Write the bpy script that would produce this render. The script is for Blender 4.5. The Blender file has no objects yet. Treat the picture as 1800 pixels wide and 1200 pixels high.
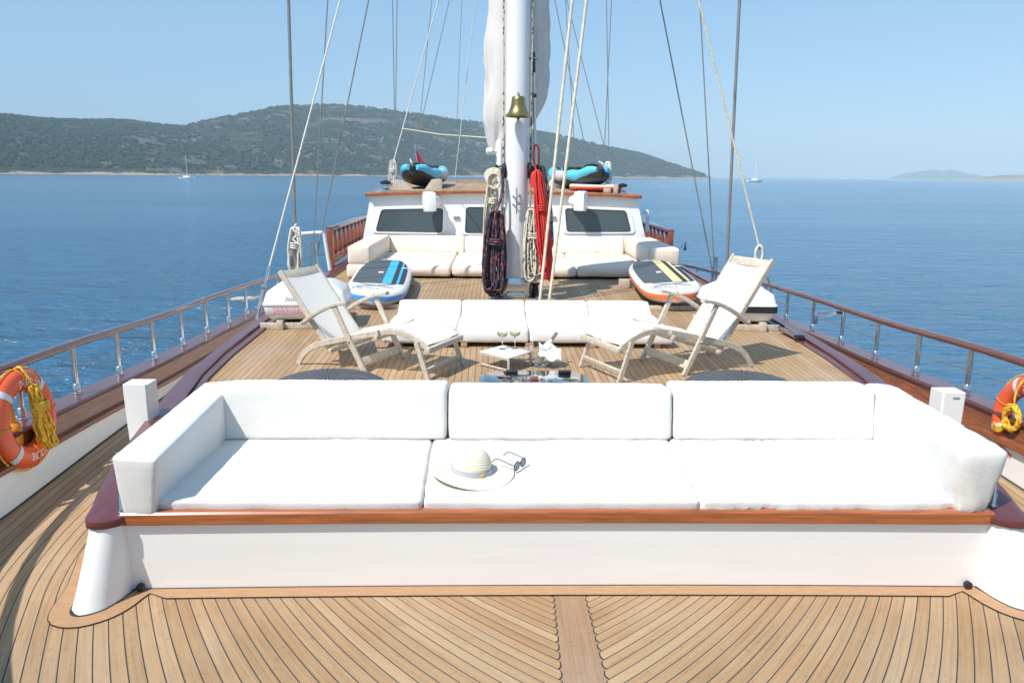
import bpy, bmesh, math, random
import numpy as np
from mathutils import Vector, Matrix, noise
random.seed(7)
SC = bpy.context.scene
COL = SC.collection
PI = math.pi
# ------------------------------------------------------------------ camera
F_PX, CAM_P = 1380.0, Vector((-0.33, 0.0, 2.0))
_pitch = math.atan((600 - 308) / F_PX); _yaw = math.radians(1.3); _roll = math.atan(0.009)
FW = Vector((math.sin(_yaw) * math.cos(_pitch), math.cos(_yaw) * math.cos(_pitch), -math.sin(_pitch)))
_r = Vector((math.cos(_yaw), -math.sin(_yaw), 0)); _u = _r.cross(FW)
RT = _r * math.cos(_roll) + _u * math.sin(_roll)
UP = _u * math.cos(_roll) - _r * math.sin(_roll)
cd = bpy.data.cameras.new('camera'); cam = bpy.data.objects.new('camera', cd); COL.objects.link(cam)
cam.matrix_world = Matrix(((RT.x, UP.x, -FW.x, CAM_P.x), (RT.y, UP.y, -FW.y, CAM_P.y), (RT.z, UP.z, -FW.z, CAM_P.z), (0, 0, 0, 1)))
cd.sensor_width = 36; cd.lens = F_PX / 1800 * 36; cd.clip_start = 0.05; cd.clip_end = 40000
SC.camera = cam
# ------------------------------------------------------------------ light
LDIR = Vector((0.54, 0.51, -1.0)).normalized()
w = bpy.data.worlds.new('World'); SC.world = w; w.use_nodes = True
nt = w.node_tree; bg = nt.nodes['Background']
sky = nt.nodes.new('ShaderNodeTexSky'); sky.sky_type = 'NISHITA'; sky.sun_disc = False
sky.sun_elevation = math.asin(-LDIR.z); sky.sun_rotation = math.atan2(-LDIR.x, -LDIR.y)
sky.altitude = 0; sky.air_density = 1.0; sky.dust_density = 0.6; sky.ozone_density = 2.0
mx = nt.nodes.new('ShaderNodeMix'); mx.data_type = 'RGBA'; mx.inputs[0].default_value = 0.62
nt.links.new(sky.outputs[0], mx.inputs[6]); mx.inputs[7].default_value = (1.8, 3.4, 5.25, 1)   # thin even summer haze over the clear sky
nt.links.new(mx.outputs[2], bg.inputs[0]); bg.inputs[1].default_value = 0.118
sd = bpy.data.lights.new('sun', 'SUN'); sd.energy = 3.9; sd.angle = math.radians(0.5); sd.color = (1, 0.95, 0.87)
sun = bpy.data.objects.new('sun', sd); COL.objects.link(sun)
sun.rotation_euler = LDIR.to_track_quat('-Z', 'Y').to_euler(); sun.location = (-8, -6, 20)
SC.view_settings.view_transform = 'Standard'; SC.view_settings.look = 'None'
SC.view_settings.exposure = 0.53; SC.view_settings.gamma = 1
SC.render.engine = 'CYCLES'
SC.cycles.use_denoising = True
SC.cycles.max_bounces = 8; SC.cycles.transparent_max_bounces = 12
try: SC.cycles.denoiser = 'OPENIMAGEDENOISE'
except Exception: pass

# ------------------------------------------------------------------ measuring helpers
def ray(px, py): return RT * ((px - 900) / F_PX) - UP * ((py - 600) / F_PX) + FW
def az(px, py, z):
    d = ray(px, py); return CAM_P + d * ((z - CAM_P.z) / d.z)
def ay(px, py, y):
    d = ray(px, py); return CAM_P + d * ((y - CAM_P.y) / d.y)
def ax(px, py, x):
    d = ray(px, py); return CAM_P + d * ((x - CAM_P.x) / d.x)
def lerp(a, b, t): return a + (b - a) * t
def interp(tab, x):
    if x <= tab[0][0]: return tab[0][1]
    for (x0, y0), (x1, y1) in zip(tab, tab[1:]):
        if x <= x1: return y0 + (y1 - y0) * (x - x0) / (x1 - x0)
    return tab[-1][1]
def smooth(tab, x):   # catmull-rom
    n = len(tab)
    if x <= tab[0][0]: return tab[0][1]
    if x >= tab[-1][0]: return tab[-1][1]
    for i in range(n - 1):
        if x <= tab[i + 1][0]:
            x0, y0 = tab[i]; x1, y1 = tab[i + 1]; h = x1 - x0; t = (x - x0) / h
            m0 = (y1 - tab[i - 1][1]) / (x1 - tab[i - 1][0]) if i > 0 else (y1 - y0) / h
            m1 = (tab[i + 2][1] - y0) / (tab[i + 2][0] - x0) if i + 2 < n else (y1 - y0) / h
            return ((2*t**3-3*t*t+1)*y0 + (t**3-2*t*t+t)*h*m0 + (-2*t**3+3*t*t)*y1 + (t**3-t*t)*h*m1)
def spline(pts, n):
    pts = [Vector(p) for p in pts]; out = []; k = len(pts)
    for i in range(k - 1):
        p0 = pts[max(i-1, 0)]; p1 = pts[i]; p2 = pts[i+1]; p3 = pts[min(i+2, k-1)]
        for j in range(n):
            t = j / n
            out.append(0.5*((2*p1)+(p2-p0)*t+(2*p0-5*p1+4*p2-p3)*t*t+(3*p1-p0-3*p2+p3)*t**3))
    out.append(pts[-1]); return out

# ------------------------------------------------------------------ material helpers
class E:      # little expression builder for math nodes
    nt = None
    def __init__(s, v): s.v = v
    @staticmethod
    def m(op, *a):
        n = E.nt.nodes.new('ShaderNodeMath'); n.operation = op
        for i, x in enumerate(a):
            if isinstance(x, E): x = x.v
            if isinstance(x, (int, float)): n.inputs[i].default_value = x
            else: E.nt.links.new(x, n.inputs[i])
        return E(n.outputs[0])
    def __add__(s, o): return E.m('ADD', s, o)
    __radd__ = __add__
    def __sub__(s, o): return E.m('SUBTRACT', s, o)
    def __rsub__(s, o): return E.m('SUBTRACT', o, s)
    def __mul__(s, o): return E.m('MULTIPLY', s, o)
    __rmul__ = __mul__
    def __truediv__(s, o): return E.m('DIVIDE', s, o)
    def lt(s, o): return E.m('LESS_THAN', s, o)
    def gt(s, o): return E.m('GREATER_THAN', s, o)
    def abs(s): return E.m('ABSOLUTE', s)
    def floor(s): return E.m('FLOOR', s)
    def max(s, o): return E.m('MAXIMUM', s, o)
    def min(s, o): return E.m('MINIMUM', s, o)
    def sqrt(s): return E.m('SQRT', s)
def new_mat(name):
    m = bpy.data.materials.new(name); m.use_nodes = True
    b = m.node_tree.nodes['Principled BSDF']; E.nt = m.node_tree
    return m, m.node_tree, b
def set_in(b, **k):
    mp = dict(rough='Roughness', metal='Metallic', coat='Coat Weight', spec='Specular IOR Level', trans='Transmission Weight', ior='IOR', sheen='Sheen Weight', coat_rough='Coat Roughness', alpha='Alpha', sss='Subsurface Weight')
    for a, v in k.items(): b.inputs[mp[a]].default_value = v
def noise_node(t, vec, scale, detail=4, rough=0.55, dist=0):
    n = t.nodes.new('ShaderNodeTexNoise'); n.inputs['Scale'].default_value = scale; n.inputs['Detail'].default_value = detail
    n.inputs['Roughness'].default_value = rough; n.inputs['Distortion'].default_value = dist
    if vec is not None: t.links.new(vec, n.inputs['Vector'])
    return n
def coords(t, kind='Object', scale=None):
    c = t.nodes.new('ShaderNodeTexCoord'); o = c.outputs[kind]
    if scale:
        mp = t.nodes.new('ShaderNodeMapping'); mp.inputs['Scale'].default_value = scale
        t.links.new(o, mp.inputs['Vector']); o = mp.outputs[0]
    return o
def ramp(t, fac, stops):
    r = t.nodes.new('ShaderNodeValToRGB'); el = r.color_ramp.elements
    while len(el) < len(stops): el.new(0.5)
    for e, (p, c) in zip(el, stops): e.position = p; e.color = (*c, 1)
    t.links.new(fac, r.inputs[0]); return r.outputs[0]
def mixc(t, fac, a, b, mode='MIX'):
    n = t.nodes.new('ShaderNodeMix'); n.data_type = 'RGBA'; n.blend_type = mode
    for s, x in ((n.inputs[0], fac), (n.inputs[6], a), (n.inputs[7], b)):
        if isinstance(x, E): x = x.v
        if isinstance(x, (int, float)): s.default_value = x
        elif isinstance(x, tuple): s.default_value = (*x, 1)
        else: t.links.new(x, s)
    return n.outputs[2]
def add_bump(t, b, h, strength=0.3, dist=0.01):
    bp = t.nodes.new('ShaderNodeBump'); bp.inputs['Strength'].default_value = strength; bp.inputs['Distance'].default_value = dist
    t.links.new(h.v if isinstance(h, E) else h, bp.inputs['Height']); t.links.new(bp.outputs[0], b.inputs['Normal']); return bp
def scl(c, f): return tuple(min(1, x * f) for x in c)
def mat(name, col, rough=0.5, var=0.12, vscale=4, bump=0, bscale=60, bdist=0.004, stretch=None, kind='Object', **k):
    m, t, b = new_mat(name)
    v = coords(t, kind, stretch)
    n = noise_node(t, v, vscale, 5)
    c = ramp(t, n.outputs[0], [(0.3, scl(col, 1 - var)), (0.7, scl(col, 1 + var))])
    t.links.new(c, b.inputs['Base Color'])
    set_in(b, rough=rough, **k)
    if bump:
        n2 = noise_node(t, coords(t, kind, stretch), bscale, 3)
        add_bump(t, b, n2.outputs[0], bump, bdist)
    return m
MT = {}
MT['white_paint'] = mat('white paint', (0.80, 0.80, 0.79), 0.28, 0.02, 2, coat=0.3)
def panel_mat():
    m, t, b = new_mat('brushed white panel paint'); v = coords(t)
    n1 = noise_node(t, coords(t, 'Object', (0.6, 1, 6)), 2.5, 5); n2 = noise_node(t, v, 9, 6, 0.75, 0.6); sp = t.nodes.new('ShaderNodeSeparateXYZ'); t.links.new(v, sp.inputs[0])
    base = ramp(t, n1.outputs[0], [(0.3, (0.83, 0.83, 0.81)), (0.7, (0.87, 0.87, 0.855))])
    sm = ramp(t, n2.outputs[0], [(0.66, (0, 0, 0)), (0.74, (1, 1, 1))])
    cc = mixc(t, E(sm) * (E(sp.outputs[2]) * -1.6 + 0.55).max(0.08), base, (0.52, 0.50, 0.45))
    t.links.new(cc, b.inputs['Base Color']); set_in(b, rough=0.33, coat=0.25)
    n4 = noise_node(t, coords(t, 'Object', (1, 1, 14)), 5, 3); add_bump(t, b, n4.outputs[0], 0.05, 0.01); return m
MT['panel_paint'] = panel_mat()
MT['gel'] = mat('white glassfibre', (0.78, 0.78, 0.76), 0.35, 0.03, 3, coat=0.2)
MT['mast_paint'] = mat('mast white paint', (0.80, 0.80, 0.80), 0.3, 0.02, 2, coat=0.4)
MT['steel'] = mat('stainless steel', (0.62, 0.62, 0.61), 0.22, 0.08, 12, metal=1.0)
MT['wire'] = mat('rigging wire', (0.33, 0.31, 0.27), 0.45, 0.15, 30, metal=0.6)
MT['black'] = mat('black plastic', (0.02, 0.02, 0.022), 0.4, 0.2, 10)
MT['black_rubber'] = mat('black caulk', (0.022, 0.022, 0.024), 0.6, 0.2, 20)
MT['mahog_y'] = mat('varnished mahogany along the boat', (0.235, 0.075, 0.028), 0.35, 0.45, 3, stretch=(22, 1.2, 22), coat=0.3, coat_rough=0.15, spec=0.3)
MT['mahog_x'] = mat('varnished mahogany across the boat', (0.34, 0.10, 0.028), 0.25, 0.35, 3, stretch=(1.2, 22, 26), coat=0.7, coat_rough=0.1)
MT['cap_wood'] = mat('dark varnished cap rail', (0.115, 0.03, 0.03), 0.32, 0.2, 3, stretch=(18, 1.2, 18), coat=0.45, coat_rough=0.2, spec=0.4)
MT['rail_wood'] = mat('varnished hand rail', (0.16, 0.05, 0.03), 0.2, 0.25, 3, stretch=(18, 1.5, 18), coat=1.0, coat_rough=0.1)
MT['baluster_wood'] = mat('red brown baluster wood', (0.24, 0.062, 0.026), 0.3, 0.3, 8, coat=0.5)
MT['teak_grey'] = mat('weathered grey teak', (0.50, 0.43, 0.34), 0.65, 0.22, 5, stretch=(9, 9, 3), bump=0.15, bscale=40)
MT['teak_pale'] = mat('pale chair teak', (0.52, 0.455, 0.365), 0.6, 0.2, 6, stretch=(6, 6, 6), bump=0.15, bscale=60)
MT['teak_margin'] = mat('margin plank teak', (0.40, 0.235, 0.125), 0.6, 0.14, 6, stretch=(2, 14, 2))
MT['sling'] = mat('white mesh sling', (0.64, 0.63, 0.59), 0.8, 0.02, 40, bump=0.1, bscale=300, bdist=0.002)
def add_translucent(m, col):
    t = m.node_tree; b = t.nodes['Principled BSDF']; o = t.nodes['Material Output']; tr = t.nodes.new('ShaderNodeBsdfTranslucent'); ms = t.nodes.new('ShaderNodeAddShader')
    tr.inputs[0].default_value = (*col, 1)
    t.links.new(b.outputs[0], ms.inputs[0]); t.links.new(tr.outputs[0], ms.inputs[1]); t.links.new(ms.outputs[0], o.inputs[0])
add_translucent(MT['sling'], (0.46, 0.44, 0.40))
MT['beige'] = mat('beige canvas', (0.76, 0.655, 0.55), 0.85, 0.05, 3, bump=0.25, bscale=9, bdist=0.03)
MT['glass_dark'] = mat('dark window glass', (0.065, 0.085, 0.095), 0.06, 0.15, 1.2, spec=0.5)
MT['lamp_grey'] = mat('grey lens', (0.25, 0.26, 0.27), 0.2, 0.2, 30)
MT['brass'] = mat('bell brass', (0.46, 0.34, 0.13), 0.28, 0.25, 9, metal=1.0)
MT['orange'] = mat('life ring orange', (0.80, 0.11, 0.035), 0.45, 0.08, 6, coat=0.15)
MT['reflect'] = mat('reflective tape', (0.62, 0.63, 0.63), 0.4, 0.06, 80)
MT['white_letter'] = mat('white lettering', (0.82, 0.8, 0.76), 0.6, 0.04, 30)
MT['dark_letter'] = mat('dark lettering', (0.05, 0.05, 0.06), 0.6, 0.1, 30)
MT['pink_letter'] = mat('faded red lettering', (0.75, 0.32, 0.34), 0.6, 0.1, 30)
MT['light_orange'] = mat('buoy light orange', (0.85, 0.30, 0.02), 0.3, 0.08, 8, coat=0.4)
MT['sail'] = mat('furled sail cloth', (0.63, 0.60, 0.56), 0.8, 0.05, 2, bump=0.2, bscale=5, bdist=0.03)
def straw_mat():
    m, t, b = new_mat('pale straw'); c = coords(t, 'UV'); sp = t.nodes.new('ShaderNodeSeparateXYZ'); t.links.new(c, sp.inputs[0])
    st = E.m('SINE', E(sp.outputs[1]) * 6.2832 * 20.0); n = noise_node(t, coords(t), 120, 3)
    t.links.new(ramp(t, (st * 0.3 + 0.35 + E(n.outputs[0]) * 0.3).v, [(0.1, (0.70, 0.63, 0.47)), (0.5, (0.78, 0.715, 0.55))]), b.inputs['Base Color']); set_in(b, rough=0.75)
    add_bump(t, b, st, 0.4, 0.002); return m
MT['straw'] = straw_mat()
MT['gold'] = mat('gold buckle', (0.75, 0.5, 0.12), 0.3, 0.1, 30, metal=0.8)
MT['blue_foam'] = mat('bright blue stripe', (0.05, 0.42, 0.80), 0.55, 0.05, 20)
MT['blue_side'] = mat('blue board side', (0.06, 0.30, 0.72), 0.35, 0.06, 8, coat=0.2)
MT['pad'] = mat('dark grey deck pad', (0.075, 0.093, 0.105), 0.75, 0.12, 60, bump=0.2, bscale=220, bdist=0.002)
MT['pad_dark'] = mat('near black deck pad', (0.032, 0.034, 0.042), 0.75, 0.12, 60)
MT['yellow_foam'] = mat('sand yellow stripe', (0.76, 0.60, 0.30), 0.6, 0.06, 20)
MT['orange_side'] = mat('orange board side', (0.82, 0.17, 0.05), 0.35, 0.06, 8, coat=0.2)
MT['tan_side'] = mat('tan board underside', (0.52, 0.42, 0.34), 0.5, 0.06, 8)
MT['cyan'] = mat('cyan kayak fabric', (0.10, 0.52, 0.70), 0.45, 0.06, 10, coat=0.15)
MT['grey_fab'] = mat('pale grey kayak fabric', (0.52, 0.50, 0.53), 0.5, 0.06, 10)
MT['kayak_black'] = mat('kayak black fabric', (0.028, 0.028, 0.03), 0.5, 0.2, 10)
MT['red'] = mat('red cloth', (0.68, 0.02, 0.025), 0.7, 0.12, 6)
MT['napkin'] = mat('white napkin', (0.82, 0.82, 0.84), 0.8, 0.03, 20)
MT['rock_wicker'] = None
MT['boat_white'] = mat('yacht white', (0.85, 0.85, 0.83), 0.35, 0.03, 0.4)
MT['wine'] = mat('white wine', (0.86, 0.84, 0.56), 0.1, 0.05, 20, trans=0.35, ior=1.33)
MT['bottle'] = mat('pale bottle glass', (0.75, 0.78, 0.70), 0.06, 0.08, 20, trans=0.3, ior=1.45)
MT['foil'] = mat('bottle neck foil', (0.42, 0.36, 0.24), 0.35, 0.15, 40, metal=0.7)

add_translucent(MT['sail'], (0.16, 0.155, 0.15))
def glass_mat():
    m, t, b = new_mat('clear glass'); b.inputs['Base Color'].default_value = (0.97, 0.98, 0.97, 1); set_in(b, rough=0.02, trans=1.0, ior=1.45); return m
MT['glass'] = glass_mat()
def towel_mat(name, col, bs=0.3):
    m, t, b = new_mat(name)
    v = coords(t)
    n1 = noise_node(t, v, 3, 3); c = ramp(t, n1.outputs[0], [(0.3, scl(col, 0.965)), (0.7, col)])
    t.links.new(c, b.inputs['Base Color'])
    n2 = noise_node(t, v, 210, 2); n3 = noise_node(t, v, 14, 4); n4 = noise_node(t, v, 4.5, 3, 0.5, 0.6)
    n5 = noise_node(t, v, 95, 2); add_bump(t, b, E(n2.outputs[0]) * 0.25 + E(n5.outputs[0]) * 0.34 + E(n3.outputs[0]) * 0.35 + E(n4.outputs[0]) * 0.7, bs, 0.014)
    set_in(b, rough=0.9, spec=0.15, sheen=0.15); return m
MT['towel'] = towel_mat('white terry cloth', (0.70, 0.682, 0.645))
MT['towel_b'] = towel_mat('white cushion cloth', (0.80, 0.79, 0.77), 0.3)

def plank_mat(name, kind):
    m, t, b = new_mat(name)
    c = coords(t); sp = t.nodes.new('ShaderNodeSeparateXYZ'); t.links.new(c, sp.inputs[0])
    x, y = E(sp.outputs[0]), E(sp.outputs[1])
    if kind == 'lower':
        W = 0.057
        xa = (x - 0.04).abs()
        # planks follow the bow: nearly straight at the middle, bending round into the side decks
        ye = E.m('MINIMUM', y, 3.45) + (1.0 - E.m('EXPONENT', (y - 3.45).max(0.0) * -1.43)) * 0.7
        xd = xa - (y - 4.5).max(0.0) * 0.03
        u = E.m('LOGARITHM', (E.m('EXPONENT', xd / 2.1) + (3.45 - ye) * 0.619).max(0.02), 2.718282) * 2.1 / 0.063 + 60.0
        idx = u.floor(); fr = u - idx
        along = y * 1.0
        kb = 0.070 + (3.49 - y) * 0.022 + (fr * 2.0 - 1.0) * (fr * 2.0 - 1.0) * 0.008 + fr * 0.010
        seam = (fr.lt(0.042) + fr.gt(0.958)).min(1.0)
        king = xa.lt(kb)
        edge = (xa - kb).abs().lt(0.0032)
        seam = (seam * (1.0 - king) + edge).min(1.0)
        side = x.gt(0.04)
        idx2 = idx + side * 131.0
        idx2 = idx2 * (1.0 - king) + king * 977.0
        ug = u * (1.0 - king) + (x / 0.061) * king
    else:
        W = 0.0545
        B = 1.0 + (y - 6.2).min(4.0) * 0.02 + (y - 10.2).max(0.0) * 0.004
        u = (x / B) / W + 400.0
        idx = u.floor(); fr = u - idx
        seam = (fr.lt(0.04) + fr.gt(0.96)).min(1.0)
        idx2 = idx; along = y; ug = u
    wn = t.nodes.new('ShaderNodeTexWhiteNoise'); wn.noise_dimensions = '1D'; t.links.new(idx2.v, wn.inputs['W'])
    seg = ((along + E(wn.outputs[0]) * 9.0) / 5.2)
    sidx = seg.floor(); sfr = seg - sidx
    butt = sfr.lt(0.0008)
    if kind == 'lower': butt = butt * 0.0
    seam = (seam + butt).min(1.0)
    wn2 = t.nodes.new('ShaderNodeTexWhiteNoise'); wn2.noise_dimensions = '2D'
    cb = t.nodes.new('ShaderNodeCombineXYZ'); t.links.new(idx2.v, cb.inputs[0]); t.links.new(sidx.v, cb.inputs[1]); t.links.new(cb.outputs[0], wn2.inputs['Vector'])
    base = ramp(t, wn2.outputs[0], [(0.0, (0.37, 0.230, 0.119)), (0.35, (0.405, 0.260, 0.138)), (0.7, (0.43, 0.285, 0.158)), (1.0, (0.46, 0.322, 0.194))])
    if kind == 'lower': base = mixc(t, king, base, (0.345, 0.222, 0.138))
    gv = t.nodes.new('ShaderNodeCombineXYZ'); t.links.new((ug * 2.6).v, gv.inputs[0]); t.links.new((along * 1.1).v, gv.inputs[1]); t.links.new((E(wn2.outputs[0]) * 40.0).v, gv.inputs[2])
    g = noise_node(t, gv.outputs[0], 2.2, 6, 0.65, 0.4)
    gr = ramp(t, g.outputs[0], [(0.3, (0.74, 0.72, 0.70)), (0.7, (1.14, 1.13, 1.12))])
    cc = mixc(t, 1.0, base, gr, 'MULTIPLY')
    wth = noise_node(t, c, 1.7, 5, 0.6)
    wf = ramp(t, wth.outputs[0], [(0.42, (0, 0, 0)), (0.72, (0.36, 0.36, 0.36))])
    cc = mixc(t, wf, cc, (0.44, 0.355, 0.255))
    bg_ = noise_node(t, c, 0.55, 4, 0.6, 0.5); cc = mixc(t, 1.0, cc, ramp(t, bg_.outputs[0], [(0.3, (0.86, 0.85, 0.84)), (0.65, (1.05, 1.04, 1.03))]), 'MULTIPLY')
    sp2 = noise_node(t, c, 28, 4, 0.7)
    stn = ramp(t, sp2.outputs[0], [(0.30, (0.72, 0.70, 0.68)), (0.44, (1, 1, 1))])
    cc = mixc(t, 0.7, cc, stn, 'MULTIPLY')
    cc = mixc(t, seam, cc, (0.036, 0.038, 0.048))
    t.links.new(cc, b.inputs['Base Color'])
    set_in(b, rough=0.62, spec=0.3)
    add_bump(t, b, (1.0 - seam) * 1.0 + E(g.outputs[0]) * 0.35, 0.35, 0.003)
    return m
MT['deck_lower'] = plank_mat('teak foredeck planking', 'lower')
MT['deck_upper'] = plank_mat('teak raised deck planking', 'upper')

def uv_rope(name, c1, c2, c3=None, su=3, sv=1.1):
    m, t, b = new_mat(name)
    c = coords(t, 'UV'); sp = t.nodes.new('ShaderNodeSeparateXYZ'); t.links.new(c, sp.inputs[0])
    u, v = E(sp.outputs[0]), E(sp.outputs[1])
    a = (u * su + v * sv).floor(); d = (v * sv * 1.7 - u * su).floor()
    cb = t.nodes.new('ShaderNodeCombineXYZ'); t.links.new(a.v, cb.inputs[0]); t.links.new(d.v, cb.inputs[1])
    wn = t.nodes.new('ShaderNodeTexWhiteNoise'); wn.noise_dimensions = '2D'; t.links.new(cb.outputs[0], wn.inputs['Vector'])
    r = t.nodes.new('ShaderNodeValToRGB'); r.color_ramp.interpolation = 'CONSTANT'
    el = r.color_ramp.elements; el[0].color = (*c1, 1); el[1].position = 0.5; el[1].color = (*c2, 1)
    if c3: e = el.new(0.80); e.color = (*c3, 1)
    t.links.new(wn.outputs[0], r.inputs[0]); t.links.new(r.outputs[0], b.inputs['Base Color']); set_in(b, rough=0.8)
    st = E.m('SINE', (u * 2.0 + v * 1.2) * 6.283)
    add_bump(t, b, st, 0.5, 0.003)
    return m
MT['rope_navy'] = uv_rope('navy and red flecked rope', (0.020, 0.020, 0.036), (0.055, 0.05, 0.075), (0.30, 0.075, 0.08))
MT['rope_cream'] = uv_rope('cream rope', (0.62, 0.55, 0.42), (0.72, 0.66, 0.53))
MT['rope_white'] = uv_rope('off white rope', (0.62, 0.59, 0.52), (0.72, 0.69, 0.62))
MT['rope_fleck'] = uv_rope('white and black flecked rope', (0.62, 0.58, 0.47), (0.66, 0.62, 0.52), (0.06, 0.06, 0.05))
MT['rope_dark'] = uv_rope('grey and black flecked rope', (0.30, 0.28, 0.23), (0.42, 0.39, 0.32), (0.04, 0.04, 0.04))
MT['rope_red'] = uv_rope('red rope', (0.62, 0.03, 0.025), (0.72, 0.05, 0.04))
MT['rope_yellow'] = uv_rope('yellow rope', (0.80, 0.45, 0.03), (0.85, 0.52, 0.06), (0.62, 0.30, 0.02))

def wicker_mat():
    m, t, b = new_mat('dark grey woven rope')
    c = coords(t, 'UV'); w1 = t.nodes.new('ShaderNodeTexWave'); w1.inputs['Scale'].default_value = 9; w1.inputs['Distortion'].default_value = 1.5; w1.inputs['Detail Scale'].default_value = 6
    t.links.new(c, w1.inputs['Vector'])
    cc = ramp(t, w1.outputs['Color'], [(0.2, (0.03, 0.032, 0.036)), (0.8, (0.13, 0.135, 0.145))])
    t.links.new(cc, b.inputs['Base Color']); set_in(b, rough=0.8); add_bump(t, b, w1.outputs['Color'], 0.7, 0.01); return m
MT['wicker'] = wicker_mat()
def band_mat():
    m, t, b = new_mat('navy striped hat band')
    c = coords(t, 'UV'); sp = t.nodes.new('ShaderNodeSeparateXYZ'); t.links.new(c, sp.inputs[0])
    v = E(sp.outputs[1]) * 6.0; f = (v - v.floor()).gt(0.5)
    t.links.new(mixc(t, f, (0.72, 0.72, 0.74), (0.10, 0.11, 0.20)), b.inputs['Base Color']); set_in(b, rough=0.7); return m
MT['hat_band'] = band_mat()
def hatch_mat():
    m, t, b = new_mat('tinted hatch glass'); b.inputs['Base Color'].default_value = (0.03, 0.035, 0.042, 1)
    set_in(b, rough=0.03, spec=1.0, coat=1.0); b.inputs['IOR'].default_value = 1.9
    n = noise_node(t, coords(t), 2.5, 2); add_bump(t, b, n.outputs[0], 0.03, 0.02); return m
MT['hatch_glass'] = hatch_mat()

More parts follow.
